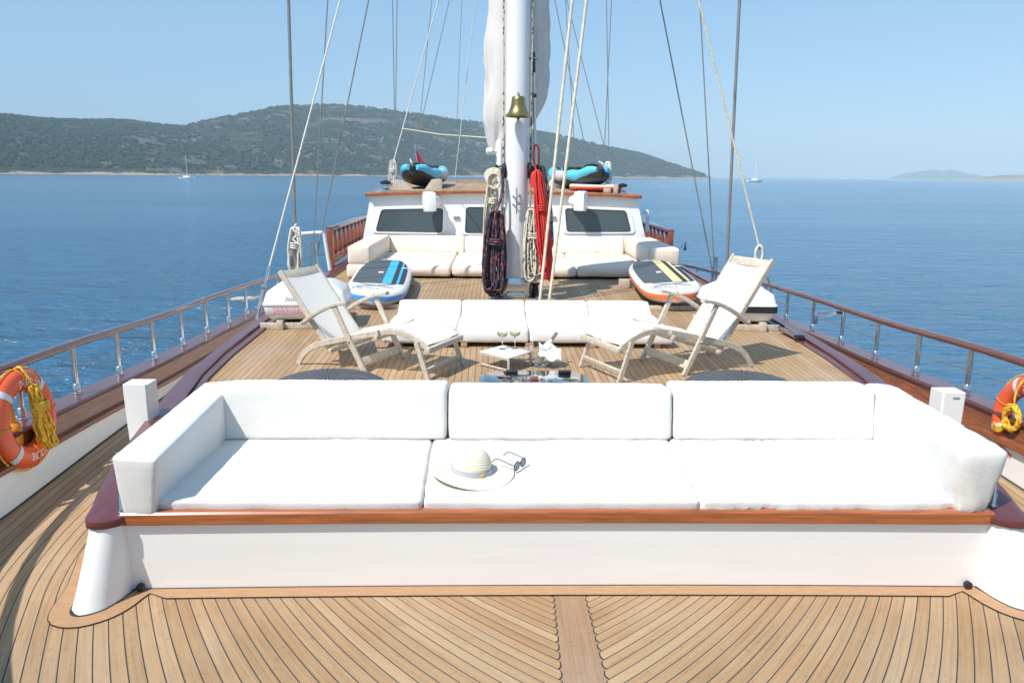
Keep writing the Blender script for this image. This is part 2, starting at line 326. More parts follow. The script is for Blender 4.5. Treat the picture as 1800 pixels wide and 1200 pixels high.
# ------------------------------------------------------------------ mesh helpers
class MB:
    def __init__(s): s.V = []; s.F = []; s.MI = []; s.UV = []; s.mi = 0
    def add(s, vs, fs, uvs=None):
        o = len(s.V); s.V += [Vector(v) for v in vs]
        for i, f in enumerate(fs):
            s.F.append([o + j for j in f]); s.MI.append(s.mi); s.UV.append(uvs[i] if uvs else None)
    def bm(s, b):
        b.verts.ensure_lookup_table(); b.verts.index_update()
        s.add([v.co.copy() for v in b.verts], [[v.index for v in f.verts] for f in b.faces]); b.free()
    def box(s, c, size, rot=None, bev=0.0, seg=2):
        b = bmesh.new(); bmesh.ops.create_cube(b, size=1.0)
        for v in b.verts: v.co = Vector((v.co.x * size[0], v.co.y * size[1], v.co.z * size[2]))
        if bev: bmesh.ops.bevel(b, geom=list(b.edges), offset=min(bev, min(size) * 0.49), segments=seg, profile=0.5, affect='EDGES')
        if rot is not None:
            R = rot if isinstance(rot, Matrix) else Matrix.Rotation(rot, 3, 'Z')
            for v in b.verts: v.co = R @ v.co
        for v in b.verts: v.co += Vector(c)
        s.bm(b)
    def beam(s, p, q, wd, ht, up=(0, 0, 1), bev=0.004):
        p, q = Vector(p), Vector(q); d = (q - p); L = d.length; d.normalize(); up = Vector(up)
        sx = d.cross(up); sx = sx.normalized() if sx.length > 1e-4 else Vector((1, 0, 0)); uz = sx.cross(d)
        R = Matrix((sx, d, uz)).transposed()
        s.box((p + q) / 2, (wd, L, ht), R, bev)
    def tube(s, pts, r, n=8, closed=False, cap=True, flat=1.0):
        pts = [Vector(p) for p in pts]; k = len(pts); rr = r if isinstance(r, (list, tuple)) else [r] * k
        T = []
        for i in range(k):
            a = pts[(i - 1) % k] if (closed or i > 0) else pts[i]; b = pts[(i + 1) % k] if (closed or i < k - 1) else pts[i]
            d = b - a; T.append(d.normalized() if d.length > 1e-9 else Vector((0, 0, 1)))
        ref = Vector((0, 0, 1)) if abs(T[0].z) < 0.9 else Vector((1, 0, 0))
        N = (ref - T[0] * ref.dot(T[0])).normalized(); rings = []; L = 0
        vs = []; lens = []
        for i in range(k):
            if i: L += (pts[i] - pts[i - 1]).length
            lens.append(L)
            N = N - T[i] * N.dot(T[i]); N = N.normalized() if N.length > 1e-6 else T[i].orthogonal().normalized()
            Bn = T[i].cross(N)
            for j in range(n):
                a = 2 * PI * j / n; vs.append(pts[i] + N * (math.cos(a) * rr[i]) + Bn * (math.sin(a) * rr[i] * flat))
        fs = []; uv = []; r0 = max(rr[0], 1e-3)
        for i in range(k if closed else k - 1):
            i2 = (i + 1) % k; l2 = lens[i2] if i2 else L + (pts[0] - pts[-1]).length
            for j in range(n):
                j2 = (j + 1) % n; fs.append([i * n + j, i * n + j2, i2 * n + j2, i2 * n + j])
                v0, v1 = lens[i] / (6.283 * r0), l2 / (6.283 * r0)
                uv.append([(j / n, v0), ((j + 1) / n, v0), ((j + 1) / n, v1), (j / n, v1)])
        if cap and not closed:
            fs.append(list(range(n))[::-1]); uv.append(None); fs.append([(k - 1) * n + j for j in range(n)]); uv.append(None)
        s.add(vs, fs, uv)
    def lathe(s, prof, M=None, n=32, cap=True, wob=None):
        vs = []; fs = []; uv = []; k = len(prof)
        for i, (r, z) in enumerate(prof):
            for j in range(n):
                a = 2 * PI * j / n; v = Vector((r * math.cos(a), r * math.sin(a), z))
                if wob: v = wob(v, a, i)
                vs.append(M @ v if M is not None else v)
        for i in range(k - 1):
            for j in range(n):
                j2 = (j + 1) % n; fs.append([i * n + j, i * n + j2, (i + 1) * n + j2, (i + 1) * n + j])
                uv.append([(j / n, i / (k - 1)), ((j + 1) / n, i / (k - 1)), ((j + 1) / n, (i + 1) / (k - 1)), (j / n, (i + 1) / (k - 1))])
        if cap:
            if prof[0][0] > 1e-4: fs.append(list(range(n))[::-1]); uv.append(None)
            if prof[-1][0] > 1e-4: fs.append([(k - 1) * n + j for j in range(n)]); uv.append(None)
        s.add(vs, fs, uv)
    def loft(s, rings, cap=True, closed=True):
        n = len(rings[0]); vs = [v for r in rings for v in r]; fs = []; uv = []; k = len(rings)
        for i in range(k - 1):
            for j in range(n if closed else n - 1):
                j2 = (j + 1) % n; fs.append([i * n + j, i * n + j2, (i + 1) * n + j2, (i + 1) * n + j])
                uv.append([(j / n, i / k), ((j + 1) / n, i / k), ((j + 1) / n, (i + 1) / k), (j / n, (i + 1) / k)])
        if cap and closed: fs.append(list(range(n))[::-1]); fs.append([(k - 1) * n + j for j in range(n)]); uv += [None, None]
        s.add(vs, fs, uv)
    def prism(s, poly, z0, z1, M=None, bev=0.0):
        b = bmesh.new(); vs = [b.verts.new((x, y, z0)) for x, y in poly]; f = b.faces.new(vs)
        r = bmesh.ops.extrude_face_region(b, geom=[f])
        for g in r['geom']:
            if isinstance(g, bmesh.types.BMVert): g.co.z = z1
        if bev:
            ed = [e for e in b.edges if abs(e.verts[0].co.z - e.verts[1].co.z) < 1e-6]
            bmesh.ops.bevel(b, geom=ed, offset=bev, segments=2, profile=0.5, affect='EDGES')
        if M is not None:
            for v in b.verts: v.co = M @ v.co
        s.bm(b)
    def grid(s, fn, nu, nv):
        vs = [fn(i / nu, j / nv) for j in range(nv + 1) for i in range(nu + 1)]; fs = []; uv = []
        for j in range(nv):
            for i in range(nu):
                a = j * (nu + 1) + i; fs.append([a, a + 1, a + nu + 2, a + nu + 1])
                uv.append([(i / nu, j / nv), ((i + 1) / nu, j / nv), ((i + 1) / nu, (j + 1) / nv), (i / nu, (j + 1) / nv)])
        s.add(vs, fs, uv)
    def slab(s, fn, nu, nv, th):   # thick cloth-like sheet
        P = [[Vector(fn(i / nu, j / nv)) for i in range(nu + 1)] for j in range(nv + 1)]; rings = []
        top = []; bot = []
        for j in range(nv + 1):
            for i in range(nu + 1):
                du = P[j][min(i + 1, nu)] - P[j][max(i - 1, 0)]; dv = P[min(j + 1, nv)][i] - P[max(j - 1, 0)][i]
                n = du.cross(dv); n = n.normalized() if n.length > 1e-9 else Vector((0, 0, 1))
                top.append(P[j][i] + n * th / 2); bot.append(P[j][i] - n * th / 2)
        N = len(top); W_ = nu + 1; fs = []
        for j in range(nv):
            for i in range(nu):
                a = j * W_ + i; fs.append([a, a + 1, a + W_ + 1, a + W_]); fs.append([N + a, N + a + W_, N + a + W_ + 1, N + a + 1])
        for i in range(nu):
            fs.append([i, N + i, N + i + 1, i + 1]); a = nv * W_ + i; fs.append([a, a + 1, N + a + 1, N + a])
        for j in range(nv):
            a = j * W_; fs.append([a, a + W_, N + a + W_, N + a]); a += nu; fs.append([a, N + a, N + a + W_, a + W_])
        s.add(top + bot, fs)
    def torus(s, fn, nu, nv):      # fn(phi, theta)
        vs = [fn(2 * PI * i / nu, 2 * PI * j / nv) for i in range(nu) for j in range(nv)]; fs = []
        for i in range(nu):
            for j in range(nv):
                i2, j2 = (i + 1) % nu, (j + 1) % nv; fs.append([i * nv + j, i2 * nv + j, i2 * nv + j2, i * nv + j2])
        s.add(vs, fs)
    def ball(s, c, r, nu=16, nv=10):
        R = r if isinstance(r, (tuple, list)) else (r, r, r)
        prof = [(math.sin(PI * i / nv), -math.cos(PI * i / nv)) for i in range(nv + 1)]
        M = Matrix.Translation(Vector(c)) @ Matrix.Diagonal((*R, 1)); s.lathe([(max(a, 1e-4), z) for a, z in prof], M, nu, False)
    def build(s, name, mats, parent=None, ang=38, weld=False, recalc=True):
        me = bpy.data.meshes.new(name); me.from_pydata([tuple(v) for v in s.V], [], s.F)
        if not isinstance(mats, (list, tuple)): mats = [mats]
        for m in mats: me.materials.append(m)
        me.polygons.foreach_set('material_index', s.MI)
        if any(u for u in s.UV):
            l = me.uv_layers.new(name='UVMap'); k = 0; arr = []
            for f, u in zip(s.F, s.UV):
                for i in range(len(f)): arr += list(u[i]) if u else [0.0, 0.0]
            l.data.foreach_set('uv', arr)
        if recalc or weld:
            b = bmesh.new(); b.from_mesh(me)
            if weld: bmesh.ops.remove_doubles(b, verts=b.verts, dist=weld)
            if recalc: bmesh.ops.recalc_face_normals(b, faces=b.faces)
            b.to_mesh(me); b.free()
        me.update()
        if ang: me.shade_smooth(); me.set_sharp_from_angle(angle=math.radians(ang))
        o = bpy.data.objects.new(name, me); COL.objects.link(o)
        if parent is not None:
            o.parent = parent; pm = parent.matrix_world if parent.type != 'EMPTY' else Matrix.Translation(parent.location)
            o.matrix_parent_inverse = pm.inverted()
        return o
def tag(o, label=None, cat=None, group=None, kind=None):
    if label: o['label'] = label
    if cat: o['category'] = cat
    if group: o['group'] = group
    if kind: o['kind'] = kind
    return o
def thing(name, loc, label, cat, group=None):
    o = bpy.data.objects.new(name, None); o.empty_display_size = 0.1; COL.objects.link(o); o.location = Vector(loc)
    return tag(o, label, cat, group)
def solo(mb, name, m, label, cat, group=None, **k): return tag(mb.build(name, m, None, **k), label, cat, group)
def struct(mb, name, m, **k): return tag(mb.build(name, m, None, **k), kind='structure')
_font = {}
def text_mesh(txt, size):
    cu = bpy.data.curves.new('t', 'FONT'); cu.body = txt; cu.size = size; cu.align_x = 'CENTER'; cu.resolution_u = 3
    o = bpy.data.objects.new('t', cu); COL.objects.link(o)
    dg = bpy.context.evaluated_depsgraph_get(); me = bpy.data.meshes.new_from_object(o.evaluated_get(dg))
    vs = [v.co.copy() for v in me.vertices]; fs = [list(p.vertices) for p in me.polygons]
    bpy.data.objects.remove(o); bpy.data.curves.remove(cu); bpy.data.meshes.remove(me)
    return vs, fs
def cushion(name, C, label, cat, group, m, r=0.045, puff=0.02, wr=0.006, seed=0, fold=0.0, step=0.035, parent=None):
    """C: 8 corners, bottom (4, ccw from front-left) then top (4). Rounded, slightly puffed block with creased cover."""
    C = [Vector(c) for c in C]
    dx = ((C[1] - C[0]).length + (C[5] - C[4]).length) / 2; dy = ((C[3] - C[0]).length + (C[7] - C[4]).length) / 2; dz = ((C[4] - C[0]).length + (C[6] - C[2]).length) / 2
    H = Vector((dx, dy, dz)) / 2; r = min(r, min(H) * 0.95)
    def axis(h):
        n = max(2, int((2 * h - 2 * r) / step)); e = [r * (1 - math.cos(PI / 2 * k / 4)) for k in range(5)]
        a = [-h + x for x in [0, .12 * r, .3 * r, .6 * r]]
        mid = [lerp(-h + r, h - r, k / n) for k in range(n + 1)]
        return a + mid + [-x for x in a[::-1]]
    AX = [axis(h) for h in H]
    def tri(p):
        u, v, q = [(p[i] / H[i] + 1) / 2 for i in range(3)]
        b = lerp(lerp(C[0], C[1], u), lerp(C[3], C[2], u), v); t_ = lerp(lerp(C[4], C[5], u), lerp(C[7], C[6], u), v); return lerp(b, t_, q)
    mb = MB()
    for ax_ in range(3):
        i, j = [(1, 2), (2, 0), (0, 1)][ax_]
        for sg in (-1, 1):
            vs = []
            for b in AX[j]:
                for a in AX[i]:
                    p = Vector((0, 0, 0)); p[ax_] = sg * H[ax_]; p[i] = a; p[j] = b
                    q = Vector([max(-H[k] + r, min(H[k] - r, p[k])) for k in range(3)]); d = p - q
                    nrm = d.normalized(); p2 = q + nrm * r
                    un = [max(-1, min(1, p2[k] / H[k])) for k in range(3)]
                    pf = puff * (1 - un[i] ** 2) * (1 - un[j] ** 2) if d.length <= r + 1e-6 else 0
                    s1 = noise.noise(Vector((p2.x * 5 + seed * 7.1, p2.y * 5, p2.z * 5))) + 0.5 * noise.noise(Vector((p2.x * 13, p2.y * 13 + seed * 3.3, p2.z * 13)))
                    off = pf + wr * s1
                    if fold:
                        ed = max(0, 1 - (p2.z + H.z) / (2 * H.z) ) if abs(nrm.z) < 0.8 else 0
                        cr = noise.noise(Vector((p2.x * 11 + p2.y * 11 + p2.z * 5 + seed, p2.z * 4 + p2.x * 3, seed * 1.7)))
                        off += fold * (1 - abs(cr) * 2.5) * (0.35 + ed)
                    vs.append(tri(p2) + (tri(p2 + nrm * 0.01) - tri(p2)).normalized() * off)
            n = len(AX[i]); fs = [[y_ * n + x_, y_ * n + x_ + 1, (y_ + 1) * n + x_ + 1, (y_ + 1) * n + x_] for y_ in range(len(AX[j]) - 1) for x_ in range(n - 1)]
            mb.add(vs, fs)
    o = mb.build(name, m, parent, 60, weld=1e-4)
    if label: tag(o, label, cat, group)
    return o
def corners(x0, x1, y0, y1, z0, z1): return [(x0, y0, z0), (x1, y0, z0), (x1, y1, z0), (x0, y1, z0), (x0, y0, z1), (x1, y0, z1), (x1, y1, z1), (x0, y1, z1)]
def hank(mb, top, bot, wd, dp, n, r, seed, wraps=True, spread=1.0):
    """a coil of rope hung by its top: long loops, tied round with turns."""
    rd = random.Random(seed); top = Vector(top); bot = Vector(bot); L = (bot - top).length; d = (bot - top).normalized()
    side = Vector((1, 0, 0)); dep = Vector((0, 1, 0)); pts = []
    for k in range(n):
        ln = L * rd.uniform(0.86, 1.0); w0 = wd * rd.uniform(0.35, 1.0) / 2; oy = rd.uniform(-dp, dp) / 2; ox = rd.uniform(-wd, wd) * 0.22; ph = rd.uniform(-.3, .3)
        for i in range(22):
            a = 2 * PI * i / 22 + PI / 2; sx = math.cos(a + ph * 0.3); sz = (1 - math.sin(a)) / 2
            squeeze = 0.78 + 0.4 * sz * spread
            sx = math.copysign(abs(sx) ** 0.55, sx); p = top + d * (sz * ln) + side * (ox * squeeze + sx * w0 * squeeze) + dep * (oy * (0.6 + 0.6 * sz) + math.sin(a * 2 + k) * 0.012)
            pts.append(p + Vector((rd.uniform(-1, 1), rd.uniform(-1, 1), rd.uniform(-1, 1))) * r * 0.5)
    mb.tube(spline(pts, 2), r, 6)
    if wraps:
        pts = []; c = top + d * L * 0.3
        for i in range(34):
            a = 2 * PI * i / 11; pts.append(c + side * math.cos(a) * wd * 0.36 + dep * math.sin(a) * (dp * 0.5 + r * 2) + d * (i / 34 * r * 7))
        mb.tube(pts, r, 6)

# ================================================================== SETTING: sea, hills, decks
ZS, ZD = -2.4, 0.37
def sea_mat():
    m, t, b = new_mat('sea water')
    c = coords(t)
    def nz(sx, sy, rot, sc, det, dist=0.0):
        mp = t.nodes.new('ShaderNodeMapping'); mp.inputs['Scale'].default_value = (sx, sy, 1); mp.inputs['Rotation'].default_value = (0, 0, rot); t.links.new(c, mp.inputs['Vector'])
        return E(noise_node(t, mp.outputs[0], sc, det, 0.55, dist).outputs[0])
    h = nz(0.55, 1.3, 0.25, 0.10, 3, 0.3) * 0.8 + nz(0.7, 1.4, -0.2, 0.55, 4, 0.5) * 0.75 + nz(0.7, 1.3, 0.5, 2.0, 4, 0.4) * 0.26
    sp = t.nodes.new('ShaderNodeSeparateXYZ'); t.links.new(c, sp.inputs[0]); rr_ = (E(sp.outputs[0]) * E(sp.outputs[0]) + E(sp.outputs[1]) * E(sp.outputs[1]))
    wind = nz(0.3, 1.0, 0.4, 0.028, 3, 0.8); h = h * (wind * 1.6 + 0.15)
    h = h * (0.22 + E.m("DIVIDE", 0.78, 1.0 + rr_ / 3600.0))      # open water further out lies calmer
    add_bump(t, b, h, 1.0, 1.35)
    big = nz(0.25, 1.6, 0.06, 0.012, 4)
    t.links.new(ramp(t, big.v, [(0.35, (0.034, 0.118, 0.215)), (0.65, (0.056, 0.165, 0.28))]), b.inputs['Base Color'])
    set_in(b, rough=0.16, ior=1.33, spec=0.5)
    return m
mb = MB()
rad = [0.0] + [2.5 * (13000 / 2.5) ** (i / 110) for i in range(111)]
nA = 240
vs = [Vector((0, 0, ZS))]; fs = []
for r_ in rad[1:]:
    for j in range(nA): a = 2 * PI * j / nA; vs.append(Vector((r_ * math.cos(a), r_ * math.sin(a), ZS)))
for j in range(nA): fs.append([0, 1 + j, 1 + (j + 1) % nA])
for i in range(len(rad) - 2):
    for j in range(nA):
        j2 = (j + 1) % nA; a = 1 + i * nA; fs.append([a + j, a + j2, a + nA + j2, a + nA + j])
mb.add(vs, fs); struct(mb, 'sea', sea_mat(), ang=0)

def hill_mat(name, green, green2, rock, rock_amt, shore_h, sc=0.012):
    m, t, b = new_mat(name); c = coords(t)
    sp = t.nodes.new('ShaderNodeSeparateXYZ'); t.links.new(c, sp.inputs[0]); z = E(sp.outputs[2])
    n1 = noise_node(t, c, sc, 8, 0.68, 0.5); n2 = noise_node(t, c, sc * 7, 5, 0.6)
    g = ramp(t, n2.outputs[0], [(0.3, green), (0.7, green2)])
    rk = ramp(t, n2.outputs[0], [(0.25, scl(rock, 0.7)), (0.7, rock)])
    f = ramp(t, (E(n1.outputs[0]) + (E(n2.outputs[0]) - 0.5) * 0.25).v, [(0.62 - rock_amt, (0, 0, 0)), (0.66 - rock_amt, (1, 1, 1))])
    if sc > 0.013:   # bare rock shows mostly on the higher, right-hand part
        xx = E(sp.outputs[0]); f = mixc(t, 1.0, f, ramp(t, ((xx + 1250.0) / 900.0).v, [(0.25, (0.25, 0.25, 0.25)), (0.75, (1, 1, 1))]), 'MULTIPLY')
    cc = mixc(t, f, g, rk)
    n3 = noise_node(t, c, sc * 1.6, 3); sh = (z - ZS + (E(n2.outputs[0]) - 0.5) * 9.0 + (E(n3.outputs[0]) - 0.5) * 12.0).lt(shore_h)
    cc = mixc(t, sh, cc, ramp(t, n2.outputs[0], [(0.3, (0.22, 0.165, 0.12)), (0.7, (0.47, 0.37, 0.28))]))
    t.links.new(cc, b.inputs['Base Color']); set_in(b, rough=0.95, spec=0.05)
    add_bump(t, b, n2.outputs[0], 0.6, 6.0)
    return m
def hill(name, prof, d_shore, d_ridge, m, nu, nv, rough_amp, back=1.5, ns=0.012):
    """prof: ridge outline as (px, py); each point stands at its own distance on the ground."""
    P = []; x0, x1 = prof[0][0], prof[-1][0]
    mb = MB(); vs = []
    for i in range(nu + 1):
        px = lerp(x0, x1, i / nu); py = smooth(prof, px)
        hz = 308 + 0.009 * (px - 900)
        d = ray(px, hz); d.z = 0; k = d.length; d.normalize()
        dr, ds = d_ridge(px), d_shore(px)
        H = max(0.0, (hz - py) / F_PX * dr / k * (FW.xy.length) + 2.0 - ZS)
        for j in range(nv + 1):
            v = j / nv
            if v < 0.7:
                q = v / 0.7; dist = lerp(ds, dr, q); h = H * (min(1, q * 6) * 0.05 + 0.95 * (1 - max(0.0, 1 - q) ** 1.35))
                env = 4 * q * (1 - q) * 0.9 + 0.12
            else:
                q = (v - 0.7) / 0.3; dist = lerp(dr, dr * back, q); h = H * max(0.0, 1 - q) ** 1.5; env = 0.12 * (1 - q)
            p = Vector((CAM_P.x, CAM_P.y, 0)) + d * dist
            nn = noise.fractal(Vector((p.x * ns, p.y * ns, 0.3)), 0.9, 2.0, 6)
            z = ZS - 0.6 + max(0, h + nn * rough_amp * env * min(1, H / 40))
            vs.append(Vector((p.x, p.y, z)))
    n = nv + 1; fs = [[i * n + j, (i + 1) * n + j, (i + 1) * n + j + 1, i * n + j + 1] for i in range(nu) for j in range(nv)]
    mb.add(vs, fs); struct(mb, name, m, ang=180); return vs, n
PROF = [(-420, 196), (-300, 200), (-150, 201), (0, 204), (60, 208), (130, 212), (200, 213), (260, 217), (315, 222), (370, 214), (430, 202), (490, 191), (560, 186.5), (640, 190), (720, 200), (800, 211), (860, 219), (940, 231), (1000, 243), (1060, 257), (1120, 269), (1180, 288), (1220, 301), (1246, 309.5), (1256, 313)]
GREEN, GREEN2 = (0.018, 0.031, 0.020), (0.038, 0.054, 0.032)
hv, hn = hill('hill', PROF, lambda px: interp([(-400, 1150), (300, 1250), (700, 1500), (1256, 2080)], px), lambda px: interp([(-400, 1850), (560, 2300), (1256, 2150)], px),
    hill_mat('wooded hillside', GREEN, GREEN2, (0.165, 0.14, 0.115), 0.075, 2.6, 0.019), 420, 90, 8)
# scrub and low trees over the hill: one mass of leaf clumps
def scrub():
    rs = np.random.RandomState(3)
    base = []
    b = bmesh.new(); bmesh.ops.create_icosphere(b, subdivisions=1, radius=1.0)
    b.verts.ensure_lookup_table(); bv = np.array([v.co[:] for v in b.verts]); bf = np.array([[v.index for v in f.verts] for f in b.faces]); b.free()
    H = np.array([v[:] for v in hv]).reshape(-1, hn, 3)
    N = 30000; iu = rs.uniform(0, H.shape[0] - 1.001, N); iv = rs.uniform(1, hn * 0.72, N)
    i0 = iu.astype(int); j0 = iv.astype(int); fu = (iu - i0)[:, None]; fv = (iv - j0)[:, None]
    P = (H[i0, j0] * (1 - fu) * (1 - fv) + H[i0 + 1, j0] * fu * (1 - fv) + H[i0, j0 + 1] * (1 - fu) * fv + H[i0 + 1, j0 + 1] * fu * fv)
    keep = []
    for k in range(N):
        p = P[k]; q = noise.fractal(Vector((p[0] * .009, p[1] * .009, 4.2)), 0.8, 2.0, 5)
        hh = p[2] - ZS
        cover = 0.72 - 1.0 * max(0, q) - (0.35 if 300 < 900 + (p[0] / max(1, p[1])) * 1380 < 900 and hh > 50 else 0)
        keep.append(hh > 9 and rs.rand() < cover)
    P = P[np.array(keep)]; n = len(P)
    R = rs.uniform(1.6, 4.6, n)[:, None, None]; A = rs.uniform(0, 6.28, n)
    jit = 1 + rs.uniform(-0.28, 0.28, (n, len(bv), 1))
    V = bv[None] * jit * R; V[:, :, 2] *= 0.85
    ca, sa = np.cos(A)[:, None], np.sin(A)[:, None]
    X = V[:, :, 0] * ca - V[:, :, 1] * sa; Y = V[:, :, 0] * sa + V[:, :, 1] * ca
    V = np.stack([X, Y, V[:, :, 2]], 2) + P[:, None, :] + np.array([0, 0, 1.0])
    Fc = (bf[None] + (np.arange(n) * len(bv))[:, None, None]).reshape(-1, 3)
    me = bpy.data.meshes.new('scrub'); me.vertices.add(n * len(bv)); me.vertices.foreach_set('co', V.reshape(-1).astype(np.float32))
    me.loops.add(len(Fc) * 3); me.loops.foreach_set('vertex_index', Fc.reshape(-1).astype(np.int32))
    me.polygons.add(len(Fc)); me.polygons.foreach_set('loop_start', np.arange(0, len(Fc) * 3, 3, dtype=np.int32)); me.update(calc_edges=True); me.validate()
    m, t, b_ = new_mat('scrub leaves'); c = coords(t); n1 = noise_node(t, c, 0.05, 5, 0.7)
    t.links.new(ramp(t, n1.outputs[0], [(0.3, (0.018, 0.031, 0.019)), (0.5, (0.030, 0.045, 0.026)), (0.72, (0.050, 0.062, 0.035))]), b_.inputs['Base Color']); set_in(b_, rough=0.95, spec=0.05)
    me.materials.append(m); o = bpy.data.objects.new('scrub', me); COL.objects.link(o)
    tag(o, 'dark green scrub and low trees covering the long hill across the water', 'scrub', kind='stuff')
scrub()
hill('far_island', [(1530, 319), (1560, 313), (1590, 306), (1620, 300.5), (1640, 298), (1655, 300), (1672, 298.5), (1700, 305), (1730, 310), (1770, 316), (1800, 320)], lambda px: 6800, lambda px: 7300,
     hill_mat('far island', (0.05, 0.06, 0.05), (0.08, 0.085, 0.07), (0.25, 0.2, 0.17), 0.0, 4), 60, 16, 20, 1.2, 0.004)
hill('headland', [(1660, 320.5), (1690, 317.5), (1720, 313), (1750, 308.5), (1790, 306.5), (1850, 303), (1950, 301), (2100, 300)], lambda px: 2900, lambda px: 3500,
     hill_mat('dry headland', (0.16, 0.13, 0.085), (0.24, 0.19, 0.13), (0.42, 0.36, 0.30), 0.1, 5), 90, 20, 12, 1.3, 0.01)

# ---- deck outlines
def XB(y):      # half breadth of the lower deck at the bulwark
    if y < 4.5: return math.sqrt(max(0.01, 4.18 ** 2 - (4.5 - y) ** 2)) - 0.95
    return smooth([(4.5, 3.23), (5.87, 3.30), (7.5, 3.36), (9, 3.41), (12, 3.44), (16, 3.38), (21, 3.15), (26, 2.6)], y)
CAPO = [(3.50, 2.245), (4.05, 2.41), (5.05, 2.62), (6.2, 2.82), (7.4, 2.90), (8.55, 2.955), (11, 3.05), (14.3, 3.12), (17, 3.12), (21, 2.9)]
def EO(y): return smooth(CAPO, y)
ZCAP = [(1.0, 0.66), (3.5, 0.50), (5.4, 0.40), (7, 0.305), (8.6, 0.245), (10, 0.195), (13, 0.12), (16, 0.06), (26, 0.3)]
def zcap(y): return smooth(ZCAP, y)
def zwhite(y): return zcap(y) - 0.185
YS = [0.75 + 0.25 * i for i in range(15)] + [4.5 + 0.5 * i for i in range(44)]
mb = MB(); vs = []
for y in YS: vs += [Vector((-XB(y) - 0.02, y, 0)), Vector((0, y, 0)), Vector((XB(y) + 0.02, y, 0))]
mb.add(vs, [[3 * i + k, 3 * i + k + 1, 3 * i + k + 4, 3 * i + k + 3] for i in range(len(YS) - 1) for k in (0, 1)])
struct(mb, 'foredeck', MT['deck_lower'], ang=0)
mb = MB(); vs = []; Y2 = [3.56 + 0.3 * i for i in range(56)]
for y in Y2: vs += [Vector((-EO(y) + 0.04, y, ZD)), Vector((0, y, ZD)), Vector((EO(y) - 0.04, y, ZD))]
mb.add(vs, [[3 * i + k, 3 * i + k + 1, 3 * i + k + 4, 3 * i + k + 3] for i in range(len(Y2) - 1) for k in (0, 1)])
struct(mb, 'raised_deck', MT['deck_upper'], ang=0)

# ---- bench front with its two rounded ends and cap rails (one built-in piece of joinery)
bench = thing('deck_coaming', (0, 3.5, 0), 'white curved coaming round the raised deck with reddish varnished front trim and purple-brown cap rails', 'coaming')
mb = MB()
def front_y(x): return 3.545 + 0.025 * (1 - (x / 2.06) ** 2)
mb.grid(lambda u, v: Vector((lerp(-2.105, 2.105, u), lerp(front_y(lerp(-2.06, 2.06, u)), front_y(lerp(-2.06, 2.06, u)) - 0.035, v), lerp(0, 0.362, v))), 24, 2)
mb.grid(lambda u, v: Vector((lerp(-2.105, 2.105, u), lerp(front_y(lerp(-2.06, 2.06, u)) - 0.035, 3.7, v), 0.362)), 24, 1)
mb.build('front_panel', MT['panel_paint'], bench, 30)
mb = MB(); rings = []
for i in range(25):
    x = lerp(-2.09, 2.09, i / 24); yb = front_y(x) - 0.035
    rings.append([Vector((x, yb + a, z)) for a, z in [(-0.022, 0.364), (-0.026, 0.37), (-0.026, 0.418), (-0.018, 0.427), (0.028, 0.427), (0.028, 0.364)]])
mb.loft(rings); mb.build('front_trim', MT['mahog_x'], bench, 30)
